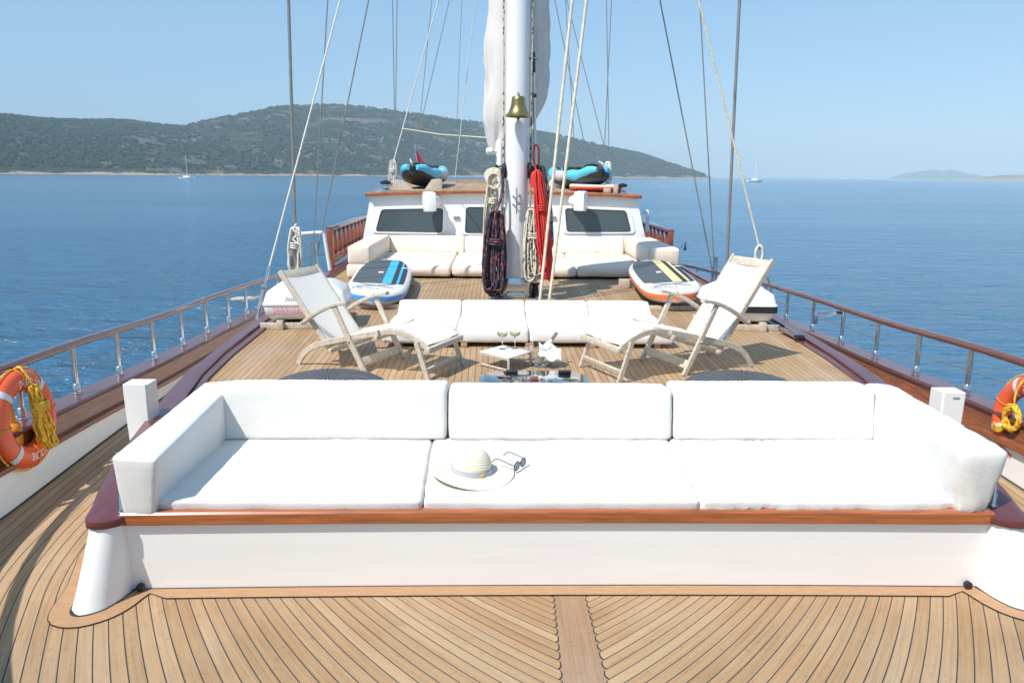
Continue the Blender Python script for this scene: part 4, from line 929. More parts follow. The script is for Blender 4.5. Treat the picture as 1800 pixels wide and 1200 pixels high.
rig('shroud', (1256, 482), (1230, 0), p.y + 0.05, 0.010, MT['wire'], 'steep thin shroud from the shackles on the right rail')
rig('shroud', (1277, 480), (1300, 0), 10.9, 0.021, MT['wire'], 'thick grey shroud behind the right deck chair leaning slightly right')
rig('halyard', (1336, 440), (1228, 0), 9.4, 0.012, MT['rope_cream'], 'beige rope slanting up to the left from the white knot behind the right deck chair')
# tails, wrapped ends, shackles
mb = MB(); hank(mb, ay(519, 400, 10.4), ay(519, 480, 10.4), 0.17, 0.12, 13, 0.013, 11); mb.tube(spline([ay(521, 394, 10.42), ay(516, 404, 10.35), ay(524, 412, 10.36), ay(515, 420, 10.36), ay(525, 430, 10.34)], 5), 0.014, 6)
solo(mb, 'rope_bundle', MT['rope_white'], 'rolled white rope bundle hung on the thick shroud at the left rail', 'rope bundle', ang=70)
mb = MB(); c = ay(1335, 442, 9.38)
for k in range(3): mb.tube([c + Vector((math.cos(t_) * 0.045 + 0.01 * k - 0.01, 0.02 * k - 0.02, math.sin(t_) * 0.10 - 0.03)) for t_ in [2 * PI * i / 16 for i in range(17)]], 0.016, 6)
mb.tube(spline([c + Vector((0.02, 0, -0.1)), ay(1350, 490, 9.2), ax(1358, 525, 3.42)], 5), 0.013, 6); mb.tube(spline([c + Vector((-0.03, 0, -0.05)), ay(1328, 470, 9.3)], 5), 0.013, 6)
solo(mb, 'rope_knot', MT['rope_white'], 'looped white rope knot above the top of the right deck chair', 'knot', ang=70)
def shackle(p, h, label):
    t_ = thing('rigging_screw', p, label, 'rigging screw')
    for k, dx in enumerate((-0.035, 0.035)):
        mb = MB(); q = p + Vector((dx, 0, 0)); mb.tube([q, q + Vector((-dx * 0.2, 0, h * 0.45))], 0.021, 10); mb.tube([q + Vector((-dx * .2, 0, h * 0.45)), q + Vector((-dx * 0.5, 0, h))], [0.013, 0.018], 8); mb.build('turnbuckle', MT['steel'], t_, 50)
    mb = MB(); mb.box(p + Vector((0, 0, -0.04)), (0.16, 0.1, 0.05), None, 0.012); mb.tube([p + Vector((-0.07, 0, -0.08)), p + Vector((0.07, 0, -0.08))], 0.03, 10); mb.build('chain_plate', MT['steel'], t_)
p = ax(1255, 505, 3.3); shackle(Vector((p.x, p.y, p.z)), 0.5, 'steel turnbuckles at the right rail behind the deck chair')
p = ay(553, 468, 11.3); shackle(Vector((p.x, p.y, p.z - 0.1)), 0.45, 'steel turnbuckles on the left rail inside the small gate')
# boarding gate frame left
gt = thing('boarding_gate', ay(575, 470, 11.3), 'small white-painted steel tube gate on the left rail beside the balustrade', 'gate')
mb = MB(); P = lambda x, y: ay(x, y, 11.3)
mb.tube(spline([P(527, 470), P(528, 414), P(533, 411), P(562, 409), P(569, 413), P(573, 432), P(580, 475)], 5), 0.026, 10); mb.build('frame', MT['gel'], gt, 60)
mb = MB(); mb.tube([P(529, 426), P(570, 426)], 0.008, 6); mb.tube([P(529, 447), P(574, 448)], 0.008, 6); mb.build('cross_wire', MT['steel'], gt)
# folded brackets outside the right rail and the left rail board
def bracket(p, y, s, label):
    t_ = thing('rail_bracket', p, label, 'bracket', 'folded steel brackets on the right railing')
    mb = MB(); mb.box(p + Vector((0.0, 0, 0)), (0.05, 0.07, 0.14), None, 0.006); mb.build('clamp', MT['steel'], t_)
    mb = MB(); mb.beam(p + Vector((0.01, 0.02, -0.04)), p + Vector((0.30 * s, -0.10 * s, 0.08 * s)), 0.05, 0.012); mb.beam(p + Vector((0.03, 0.04, 0.05)), p + Vector((0.27 * s, -0.06 * s, 0.09 * s)), 0.02, 0.02); mb.build('arm', MT['steel'], t_)
    mb = MB(); mb.box(p + Vector((0.29 * s, -0.09 * s, 0.085 * s)), (0.07, 0.08, 0.03), None, 0.006); mb.build('end_cap', MT['black'], t_)
bracket(Vector((XB(5.0) + 0.04, 5.0, zcap(5.0) + 0.17)), 5, 0.8, 'folded steel bracket on the nearest visible right rail post')
bracket(Vector((XB(9.05) + 0.04, 9.05, zcap(9.05) + 0.16)), 9, 0.9, 'folded steel bracket further aft beside the right liferaft case')
mb = MB(); p = ax(443, 527, -3.62); mb.beam(p + Vector((-0.28, 0.1, 0)), p + Vector((0.10, -0.02, 0.03)), 0.16, 0.03); solo(mb, 'boarding_step', MT['teak_grey'], 'small grey wooden step outside the left railing beside the liferaft case', 'step')
# thin lamp arm behind the beige lounge at right
t_ = thing('rod_holder', ax(1195, 445, 3.25), 'slim rod with small green tip lamp rising from the right rail behind the beige lounge', 'rod')
p, q = ay(1180, 448, 13.8), ay(1206, 425, 13.8)
mb = MB(); mb.tube([ay(1180, 475, 13.8), p, q], 0.02, 8); mb.build('rod', MT['steel'], t_)
mb = MB(); mb.lathe([(0.004, 0.04), (0.018, 0), (0.03, -0.05), (0.018, -0.06)], Matrix.Translation(q + Vector((-0.01, 0, -0.09))), 12); mb.tube([q, q + Vector((-0.01, 0, -0.05))], 0.008, 6); mb.build('lamp', mat('green lamp', (0.05, 0.14, 0.09), 0.4), t_)

# ================================================================== BOW SOFA
SZ = 0.428
GB = 'white terry cushions of the front sofa'
xs = [-1.97, -0.672, 0.672, 1.965]; xk = [-1.90, -0.70, 0.712, 1.95]; ysf = 3.562
for i, lb in enumerate(['white terry seat cushion at the left end of the front sofa, empty and half shaded', 'white terry seat cushion in the middle of the front sofa, with the hat on it', 'white seat cushion with crumpled front edge at the right end of the front sofa']):
    xa, xb = xs[i] + 0.006, xs[i + 1] - 0.006; k = [0.0, -0.035, 0.0][i]; k2 = [-0.035, 0.0, 0.0][i]
    ya, yb = xk[i] + 0.004, xk[i + 1] - 0.004; z1 = 0.472
    C = [(xa, ysf, 0.366), (xb, ysf, 0.366), (yb, 4.62, 0.366), (ya, 4.62, 0.366), (xa, ysf - 0.035, z1), (xb, ysf - 0.035, z1), (yb, 4.62, z1 + 0.006), (ya, 4.62, z1 + 0.006)]
    cushion('seat_cushion', C, lb, 'cushion', GB, MT['towel'], 0.022, 0.005, 0.004, i + 1, 0.020 if i == 2 else 0.006)
BZ = 0.44
bx = [-1.93, -0.602, 0.722, 1.93]
for i, lb in enumerate(['left white back cushion of the front sofa, partly shaded by the arm', 'white back cushion in the middle of the front sofa, behind the hat', 'white back cushion at the right of the front sofa, beside the sunlit arm']):
    xa, xb = bx[i] + 0.008, bx[i + 1] - 0.008
    zt = [0.79, 0.775, 0.79][i]
    C = [(xa, 4.385, 0.478), (xb, 4.385, 0.478), (xb, 4.66, 0.482), (xa, 4.66, 0.482), (xa, 4.425, zt), (xb, 4.425, zt), (xb, 4.68, zt - 0.022), (xa, 4.68, zt - 0.022)]
    cushion('back_cushion', C, lb, 'cushion', GB, MT['towel'], 0.024, 0.005, 0.004, i + 11, 0.006 if i == 1 else 0.003)
# arms (L-shaped long blocks)
CL = [(-2.085, 3.50, SZ - .02), (-1.935, 3.49, SZ - .02), (-1.885, 4.66, SZ), (-2.10, 4.68, SZ), (-2.10, 3.47, 0.715), (-1.885, 3.455, 0.705), (-1.905, 4.68, 0.765), (-2.11, 4.70, 0.745)]
cushion('arm_cushion', CL, 'white terry arm cushion closing the left end of the front sofa', 'cushion', GB, MT['towel'], 0.022, 0.004, 0.003, 21, 0.003)
CR = [(1.92, 3.50, SZ - .02), (2.045, 3.51, SZ - .02), (2.13, 4.70, SZ), (1.93, 4.67, SZ), (1.875, 3.455, 0.755), (2.15, 3.50, 0.735), (2.17, 4.70, 0.745), (1.95, 4.67, 0.765)]
cushion('arm_cushion', CR, 'white arm cushion with creased end face closing the right end of the front sofa', 'cushion', GB, MT['towel'], 0.04, 0.008, 0.004, 22, 0.016)
for x, lb in ((-2.09, 'left'), (2.12, 'right')):
    mb = MB(); M = Matrix.Translation((x + (-0.025 if x < 0 else 0.03), 3.56 if x < 0 else 3.6, 0))
    mb.lathe([(0.022, 0.414), (0.022, 0.42), (0.015, 0.43), (0.015, 0.48), (0.009, 0.49), (0.009, 0.70)], M, 12); solo(mb, 'flag_socket', MT['steel'], 'slim steel pin in a socket beside the %s arm of the front sofa' % lb, 'socket', 'steel pins beside the sofa arms', ang=40)

# ---- hat and sunglasses
hc = Vector((-0.447, 3.86, 0.483))
hat = thing('straw_hat', hc, 'cream straw sun hat with navy striped band lying on the middle seat cushion', 'hat')
def wob(v, a, i):
    r = math.hypot(v.x, v.y)
    if r > 0.11: v.z += (r - 0.11) * 0.10 * math.sin(2 * a + 0.7) + (r - 0.1) * 0.02
    return v
prof = [(0.222, 0.004), (0.224, 0.007), (0.222, 0.010)]
for i in range(12): r = lerp(0.215, 0.108, i / 11); prof.append((r, 0.012 + (0.0012 if i % 2 else 0)))
crown = []
for i in range(25):
    a = i / 24 * PI / 2; crown.append((max(1e-4, 0.103 * max(0, math.cos(a)) ** 0.62 + (0.003 if i % 2 else 0)), 0.016 + 0.114 * math.sin(a)))
M = Matrix.Translation(hc) @ Matrix.Rotation(math.radians(4), 4, 'Y')
mb = MB(); mb.lathe(prof + crown, M, 56, False, wob); mb.lathe([(0.222, 0.004), (0.1, 0.004)], M, 56, False, wob); mb.build('hat_body', MT['straw'], hat, 80)
mb = MB(); mb.lathe([(0.1085, 0.016), (0.1065, 0.042)], M, 56, False); mb.build('hat_band', MT['hat_band'], hat, 60, recalc=False)
mb = MB(); a = math.radians(-62); mb.lathe([(0.0001, 0), (0.011, 0), (0.011, 0.004), (0.0001, 0.004)], M @ Matrix.Translation((0.108 * math.cos(a), 0.108 * math.sin(a), 0.030)) @ Matrix.Rotation(a, 4, 'Z') @ Matrix.Rotation(PI / 2, 4, 'Y'), 16); mb.build('buckle', MT['gold'], hat)
g0 = az(914, 821, 0.494)
gl = thing('sunglasses', g0, 'dark-framed sunglasses resting on the brim of the straw hat', 'sunglasses')
gx = Vector((0.52, 0.85, 0.0)).normalized(); gy = Vector((-0.85, 0.52, 0.10)).normalized(); gz = Vector((0, 0, 1))
lc = [g0 + gx * s_ * 0.033 + gz * 0.016 for s_ in (-1, 1)]
def eye(c, t_): return c + gx * 0.027 * math.cos(t_) + gz * (0.021 * math.sin(t_) + (0.003 if math.sin(t_) > 0 else 0)) 
mb = MB()
for c in lc: mb.tube([eye(c, 2 * PI * i / 24) for i in range(24)], 0.0026, 8, closed=True)
mb.tube([lc[0] + gx * 0.026 + gz * 0.008, g0 + gz * 0.027 - gy * 0.002, lc[1] - gx * 0.026 + gz * 0.008], 0.0026, 8); mb.build('frame', MT['black'], gl, 60)
for c, s_ in zip(lc, (-1, 1)):
    mb = MB(); mb.lathe([(0.0001, -0.0008), (1, -0.0008), (1, 0.0008), (0.0001, 0.0008)], Matrix.Translation(c + gz * 0.0015) @ Matrix(((gx.x, 0, gy.x, 0), (gx.y, 0, gy.y, 0), (0, 1, 0, 0), (0, 0, 0, 1))) @ Matrix.Diagonal((0.026, 0.021, 1, 1)), 24); mb.build('lens', MT['lamp_grey'], gl, 30)
    e = c + gx * s_ * 0.028 + gz * 0.010
    mb = MB(); mb.tube(spline([e, e + gy * 0.05 + gz * 0.006, e + gy * 0.10 + gz * 0.010, e + gy * 0.125 - gz * 0.004, e + gy * 0.138 - gz * 0.02], 4), 0.0026, 8); mb.build('temple', MT['black'], gl, 60)

# ---- dark woven poufs behind the sofa
for cx, lb in ((-1.52, 'dark grey woven rope pouf behind the left back cushion'), (1.46, 'dark grey woven rope pouf behind the right back cushion')):
    mb = MB(); prof = [(0.02, ZD), (0.34, ZD)] + [(0.34 + 0.10 * math.sin(PI * i / 12) ** 0.8 if i < 12 else 0.34, ZD + 0.16 * i / 12) for i in range(1, 9)] + [(0.44 * math.cos(i / 10 * PI / 2), ZD + 0.11 + 0.125 * math.sin(i / 10 * PI / 2)) for i in range(1, 10)] + [(0.001, ZD + 0.237)]
    mb.lathe(prof, Matrix.Translation((cx, 5.45, 0)), 48); solo(mb, 'woven_pouf', MT['wicker'], lb, 'pouf', 'woven poufs behind the front sofa', ang=60)

# ---- deck hatch with tinted glass
ht = thing('deck_hatch', (0.0, 5.87, ZD), 'low dark glass deck hatch with rounded corners behind the front sofa', 'hatch')
mb = MB(); mb.prism([tuple(p) for p in rrect([(-0.45, 5.50), (0.42, 5.50), (0.42, 6.24), (-0.45, 6.24)], 0.20, 8)], ZD + 0.001, 0.43, None, 0.01); mb.build('frame', MT['steel'], ht)
mb = MB(); mb.prism([tuple(p) for p in rrect([(-0.415, 5.53), (0.385, 5.53), (0.385, 6.21), (-0.415, 6.21)], 0.18, 8)], 0.431, 0.445, None, 0.004); mb.build('glass', MT['hatch_glass'], ht)
for x in (-0.19, 0.24): mb = MB(); mb.box((x, 6.16, 0.451), (0.10, 0.06, 0.014), None, 0.006); mb.build('hinge', MT['black'], ht)

# ---- folding side table with two coupes
tb = [Vector((-0.44, 6.83, 0)), Vector((-0.19, 6.55, 0)), Vector((0.085, 6.80, 0)), Vector((-0.17, 7.10, 0))]; TZ = 0.502
tb = [az(843, 617, TZ), az(894, 629, TZ), az(935, 617, TZ), az(884, 606, TZ)]
c = sum(tb, Vector()) / 4
tt = thing('side_table', (c.x, c.y, ZD), 'small folding side table with a white top and thin wooden legs', 'table')
mb = MB(); mb.prism([(p.x, p.y) for p in tb], TZ - 0.012, TZ, None, 0.003); mb.build('tabletop', MT['white_paint'], tt)
for k in range(4):
    p = tb[k].lerp(c, 0.06); mb = MB(); mb.beam((p.x, p.y, TZ - 0.013), (p.x, p.y, ZD + 0.001), 0.02, 0.02, (0, 1, 0), 0.002); mb.build('leg', MT['teak_pale'], tt)
mb = MB()
for k in (0, 2):
    p, q = tb[k].lerp(c, 0.06), tb[(k + 1) % 4].lerp(c, 0.06); mb.beam((p.x, p.y, TZ - 0.022), (q.x, q.y, TZ - 0.022), 0.014, 0.016); mb.beam((p.x, p.y, ZD + 0.02), (q.x, q.y, ZD + 0.02), 0.014, 0.016)
mb.build('rail', MT['teak_pale'], tt)
for px, py, lb in ((883, 613, 'left wine coupe with pale wine on the side table'), (905, 612, 'right wine coupe with dark rim on the side table')):
    p = az(px, py, TZ); wg = thing('wine_coupe', p, lb, 'wine glass', 'wine coupes on the side table')
    mb = MB(); Z = 0.001
    mb.lathe([(0.032, Z), (0.032, Z + 0.002), (0.005, Z + 0.006), (0.0035, Z + 0.03), (0.0035, Z + 0.095), (0.012, Z + 0.105), (0.036, Z + 0.118), (0.048, Z + 0.138), (0.05, Z + 0.16), (0.0485, Z + 0.16), (0.0465, Z + 0.139), (0.034, Z + 0.121), (0.0001, Z + 0.112)], Matrix.Translation(p), 28); mb.build('glass_bowl', MT['glass'], wg, 50)
    mb = MB(); mb.lathe([(0.0001, Z + 0.113), (0.033, Z + 0.1215), (0.0455, Z + 0.139), (0.0455, Z + 0.146), (0.0001, Z + 0.146)], Matrix.Translation(p), 28); mb.build('wine', MT['wine'], wg, 40)
# ---- ice bucket, napkin, bottle
kc = Vector((0.075, 6.68, ZD))
bk = thing('ice_bucket', kc, 'clear ice bucket on the deck behind the hatch with a bottle leaning in it', 'ice bucket')
mb = MB(); mb.lathe([(0.065, 0.001), (0.08, 0.01), (0.105, 0.19), (0.11, 0.2), (0.103, 0.2), (0.098, 0.19), (0.075, 0.02), (0.0001, 0.018)], Matrix.Translation(kc), 32); mb.build('bucket_wall', MT['glass'], bk, 40)
for s_ in (-1, 1):
    mb = MB(); mb.tube([kc + Vector((s_ * 0.108, 0, 0.17)) + Vector((s_ * 0.028 * math.sin(t_), 0.035 * math.cos(t_), 0)) for t_ in [PI * i / 8 for i in range(9)]], 0.005, 8); mb.build('handle', MT['steel'], bk)
bt = thing('wine_bottle', kc + Vector((0.02, 0, 0.03)), 'pale wine bottle with gold foil neck leaning in the ice bucket', 'bottle')
M = Matrix.Translation(kc + Vector((-0.03, 0, 0.035))) @ Matrix.Rotation(math.radians(32), 4, 'Y')
mb = MB(); mb.lathe([(0.0001, 0), (0.035, 0.0), (0.037, 0.01), (0.037, 0.17), (0.03, 0.20), (0.016, 0.225), (0.0145, 0.245)], M, 24); mb.build('bottle_glass', MT['bottle'], bt, 50)
mb = MB(); mb.lathe([(0.0155, 0.235), (0.015, 0.295), (0.0165, 0.297), (0.0165, 0.31), (0.0001, 0.311)], M, 20); mb.build('foil', MT['foil'], bt, 50)
mb = MB()
def nap(u, v):
    x = lerp(-0.02, 0.17, u); a = v * 2 - 1
    z = 0.215 - 0.10 * abs(a) ** 1.4 - 0.05 * u + 0.016 * math.sin(u * 9 + v * 6)
    return kc + Vector((x, -0.03 + a * (0.10 + 0.03 * math.sin(u * 5)), z + 0.02 * noise.noise(Vector((u * 4, v * 4, 1)))))
mb.slab(nap, 14, 14, 0.004); solo(mb, 'napkin', MT['napkin'], 'crumpled white napkin draped over the ice bucket', 'napkin', ang=80)

# ---- four-part mattress lounge in the middle of the raised deck
GM = 'white cushions of the middle lounge'
fx = [-1.415, -0.70, 0.005, 0.70, 1.40]; bxx = [-1.375, -0.69, 0.0, 0.685, 1.365]
base = thing('slatted_platform', (0, 7.9, ZD), 'low slatted wooden base under the white middle lounge', 'slatted base')
mb = MB()
for i in range(5): mb.box((lerp(-1.25, 1.25, i / 4), 7.95, ZD + 0.022), (0.06, 1.1, 0.042), None, 0.004)
mb.build('slat', MT['teak_margin'], base)
nm = ['leftmost', 'left of centre', 'right of centre', 'rightmost']
for i in range(4):
    dy = 0.05 * ((i - 1.5) / 1.5) ** 2
    C = [(fx[i] + .006, 7.42 - dy, ZD + 0.045), (fx[i + 1] - .006, 7.42 - dy, ZD + 0.045), (bxx[i + 1] - .006, 8.45, ZD + 0.045), (bxx[i] + .006, 8.45, ZD + 0.045)]
    C += [(x, y, ZD + 0.185) for x, y, z in C]
    cushion('lounge_seat_cushion', C, 'white seat cushion of the middle lounge, %s of four' % nm[i], 'cushion', GM, MT['towel_b'], 0.03, 0.006, 0.003, 31 + i, 0.002, 0.05)
    C = [(bxx[i] + .008, 8.22, ZD + 0.16), (bxx[i + 1] - .008, 8.22, ZD + 0.16), (bxx[i + 1] - .008, 8.47, ZD + 0.05), (bxx[i] + .008, 8.47, ZD + 0.05), (bxx[i] + .008, 8.50, 0.655), (bxx[i + 1] - .008, 8.50, 0.655), (bxx[i + 1] - .008, 8.68, 0.635), (bxx[i] + .008, 8.68, 0.635)]
    cushion('lounge_back_cushion', C, 'white reclined back cushion of the middle lounge, %s of four' % nm[i], 'cushion', GM, MT['towel_b'], 0.03, 0.006, 0.003, 41 + i, 0.002, 0.05)

# ================================================================== DECK CHAIRS
def deck_chair(name, org, d, nrm, ks, kz, label, top_z):
    org = Vector((*org, ZD)); d = Vector((*d, 0)).normalized(); nrm = Vector((*nrm, 0)).normalized(); Wd = 0.56
    ch = thing(name, org, label, 'deck chair', 'steamer deck chairs')
    def P(s_, t_, z): return org + d * (s_ * ks) + nrm * t_ + Vector((0, 0, z * kz))
    def bar(pts, t_, wd, ht, name, n=4):
        pts = spline([P(s_, t_, z) for s_, z in pts], n) if len(pts) > 2 else [P(s_, t_, z) for s_, z in pts]
        rings = []
        for i, p in enumerate(pts):
            tg = (pts[min(i + 1, len(pts) - 1)] - pts[max(i - 1, 0)]).normalized(); up_ = nrm.cross(tg).normalized()
            a, b_ = wd / 2, ht / 2; c_ = min(a, b_) * 0.35
            rings.append([p + nrm * x + up_ * y for x, y in [(-a + c_, -b_), (a - c_, -b_), (a, -b_ + c_), (a, b_ - c_), (a - c_, b_), (-a + c_, b_), (-a, b_ - c_), (-a, -b_ + c_)]])
        mb = MB(); mb.loft(rings); return mb.build(name, MT['teak_pale'], ch, 35)
    def cross(s_, z, t0, t1, wd, ht, name, ang=0):
        mb = MB(); ca, sa = math.cos(ang), math.sin(ang); up_ = d * (-sa) + Vector((0, 0, ca)); mb.beam(P(s_, t0, z), P(s_, t1, z), wd, ht, up_, 0.006); return mb.build(name, MT['teak_pale'], ch, 35)
    bt_ = (-0.18, top_z / kz); bb = (0.335, 0.14)
    def BK(q): return (lerp(bb[0], bt_[0], q), lerp(bb[1], bt_[1], q))
    for t_, so in ((0.0, -1), (Wd, 1)):
        bar([(0, 0.01), (0.05, 0.085), (0.12, 0.148), (0.2, 0.19), (0.31, 0.225), (0.55, 0.285), (0.835, 0.352)], t_, 0.026, 0.05, 'rear_leg')
        bar([(0.705, 0.005), (0.565, 0.265), (0.42, 0.545)], t_ + so * 0.03, 0.028, 0.046, 'front_leg')
        bar([(0.085, 0.375), (0.2, 0.455), (0.325, 0.520), (0.44, 0.563), (0.555, 0.585)], t_ + so * 0.022, 0.062, 0.03, 'armrest')
        bar([bb, BK(0.5), bt_], t_ - so * 0.03, 0.026, 0.045, 'back_post')
        bar([(0.855, 0.352), (0.95, 0.372), (1.08, 0.362), (1.2, 0.315), (1.30, 0.25)], t_ - so * 0.005, 0.026, 0.045, 'footrest_rail')
        bar([(1.20, 0.31), (1.25, 0.16), (1.305, 0.005)], t_ + so * 0.022, 0.026, 0.042, 'footrest_leg')
        p = P(0.565, t_ + so * 0.05, 0.265); mb = MB(); mb.ball(p, 0.011); mb.build('bolt', MT['steel'], ch)
    tilt = math.atan2(bt_[0] - bb[0], bt_[1] - bb[1])
    q = BK(0.945); cross(q[0], q[1], 0.042, Wd - 0.042, 0.022, 0.085, 'head_board', math.atan2((bb[0] - bt_[0]) * ks, (bt_[1] - bb[1]) * kz))
    cross(bb[0] + 0.02, bb[1] + 0.02, -0.03, Wd + 0.03, 0.035, 0.035, 'back_bar')
    cross(0.815, 0.31, -0.03, Wd + 0.03, 0.035, 0.04, 'seat_bar'); cross(0.315, 0.205, 0, Wd, 0.03, 0.05, 'seat_bar')
    cross(0.665, 0.085, -0.02, Wd + 0.02, 0.022, 0.075, 'stretcher', 0.45); cross(1.283, 0.075, -0.015, Wd + 0.015, 0.022, 0.06, 'stretcher', -0.3)
    cross(1.295, 0.25, -0.02, Wd + 0.02, 0.05, 0.045, 'footrest_bar'); cross(0.10, 0.39, -0.06, 0.03, 0.02, 0.02, 'adjuster_pin')
    def sl(f, t0, t1, nm, sag, n1=14):
        def g(u, v):
            a_ = f(v); return P(a_[0], lerp(t0, t1, u), a_[1] - sag * 4 * u * (1 - u))
        mb = MB(); mb.grid(g, 8, n1)
        mb.build(nm, MT['sling'], ch, 70)
    sl(lambda v: (lambda q: (q[0] + 0.012, q[1] + 0.012))(BK(lerp(0.06, 0.90, v))), 0.045, Wd - 0.045, 'back_sling', 0.012)
    sl(lambda v: (lerp(0.33, 0.82, v), lerp(0.238, 0.356, v) + 0.012), 0.012, Wd - 0.012, 'seat_sling', 0.01)
    def ft(v):
        tab = [(0.865, 0.376), (0.95, 0.398), (1.08, 0.388), (1.2, 0.341), (1.285, 0.288)]; s_ = lerp(0.87, 1.285, v); return (s_, smooth(tab, s_))
    sl(ft, 0.014, Wd - 0.014, 'footrest_sling', 0.004)
    return ch
deck_chair('deck_chair', (-2.04, 6.70), (0.909, -0.417), (0.417, 0.909), 1.0, 1.0, 'reclined pale teak deck chair with white sling, facing right on the left side', 0.80)
deck_chair('deck_chair', (1.924, 6.66), (-0.914, -0.405), (-0.405, 0.914), 1.06, 1.07, 'more upright pale teak deck chair with white sling, facing left', 0.93)

# ================================================================== LIFERAFT CASES
def raft(cx, cy, wd, label, band, rot):
    r_ = thing('liferaft_case', (cx, cy, ZD), label, 'liferaft', 'liferaft cases on cradles'); R = Matrix.Rotation(rot, 3, 'Z')
    def rr(wx_, wy_, z, rad_=0.06):
        pts = rrect([(-wx_, -wy_), (wx_, -wy_), (wx_, wy_), (-wx_, wy_)], rad_, 5); return [R @ Vector((p.x, p.y, 0)) + Vector((cx, cy, z)) for p in pts]
    a, b_ = wd / 2, 0.36
    mb = MB(); mb.loft([rr(a - 0.10, b_ - 0.10, 0.47), rr(a - 0.05, b_ - 0.06, 0.475), rr(a - 0.01, b_ - 0.01, 0.535), rr(a, b_, 0.60), rr(a, b_, 0.628)]); mb.build('lower_shell', MT['gel'], r_, 50)
    mb = MB(); mb.loft([rr(a + 0.010, b_ + 0.010, 0.632), rr(a + 0.010, b_ + 0.010, 0.655), rr(a, b_, 0.665), rr(a - 0.025, b_ - 0.025, 0.755), rr(a - 0.04, b_ - 0.045, 0.775), rr(a - 0.16, b_ - 0.16, 0.850), rr(a - 0.18, b_ - 0.19, 0.857)]); mb.build('lid', MT['gel'], r_, 28)
    for k in (-1, 1):
        mb = MB(); mb.box(R @ Vector((k * a * 0.62, 0, 0)) + Vector((cx, cy, 0.42)), (0.07, 0.74, 0.10), R, 0.006); mb.build('cradle', MT['teak_grey'], r_)
    for k in (-1, 1): mb = MB(); mb.box(R @ Vector((0, k * 0.30, 0)) + Vector((cx, cy, 0.405)), (wd + 0.1, 0.04, 0.07), R, 0.006); mb.build('cradle', MT['teak_grey'], r_)
    if band:
        mb = MB(); mb.loft([rr(a + 0.011, b_ + 0.011, 0.575), rr(a + 0.011, b_ + 0.011, 0.645)], cap=False); mb.build('strap', MT['black'], r_, 50)
    else:
        mb = MB(); vs, fs = text_mesh('Jotfar', 0.062); f = lambda v: R @ Vector((v.x + 0.02 - 0.02 * (0) , -b_ - 0.002, 0)) + Vector((cx, cy, 0.700 + v.y + 0.0)) 
        mb.add([R @ Vector((v.x * 1.1 + v.y * 0.3 - 0.12, -b_ - 0.012 + max(0, (v.y + 0.03)) * 0.1, 0)) + Vector((cx, cy, 0.685 + v.y)) for v in vs], fs); mb.build('lettering', MT['dark_letter'], r_, 0)
        mb = MB(); rd = random.Random(5)
        for row in range(4):
            x = -0.33
            while x < 0.08:
                w_ = rd.uniform(0.012, 0.035); mb.box(R @ Vector((x + w_ / 2, -b_ + 0.006 - (0.607 - 0.022 * row - 0.53) * 0.0, 0)) + Vector((cx, cy, 0.612 - 0.02 * row)), (w_, 0.02, 0.008), R); x += w_ + 0.012
        mb.build('warning_text', MT['pink_letter'], r_, 0)
raft(-2.375, 8.62, 0.86, 'white liferaft case with faint red lettering behind the left deck chair', False, 0.08)
raft(2.36, 8.62, 0.72, 'white liferaft case with a black strap behind the right deck chair', True, -0.05)
mb = MB(); p = az(1378, 583, ZD + 0.05); q = az(1400, 592, ZD + 0.05)
mb.tube([p + Vector((0, 0.15, 0.02)), q], 0.018, 8); mb.tube([p + Vector((0.07, 0.15, 0.02)), q + Vector((0.05, 0.02, 0))], 0.018, 8); mb.mi = 1; mb.box(q + Vector((0.02, -0.02, 0)), (0.10, 0.06, 0.05), None, 0.012)
solo(mb, 'boat_hook', [MT['steel'], MT['black']], 'pair of short steel tubes with black end lying beside the right liferaft case', 'steel tubes')

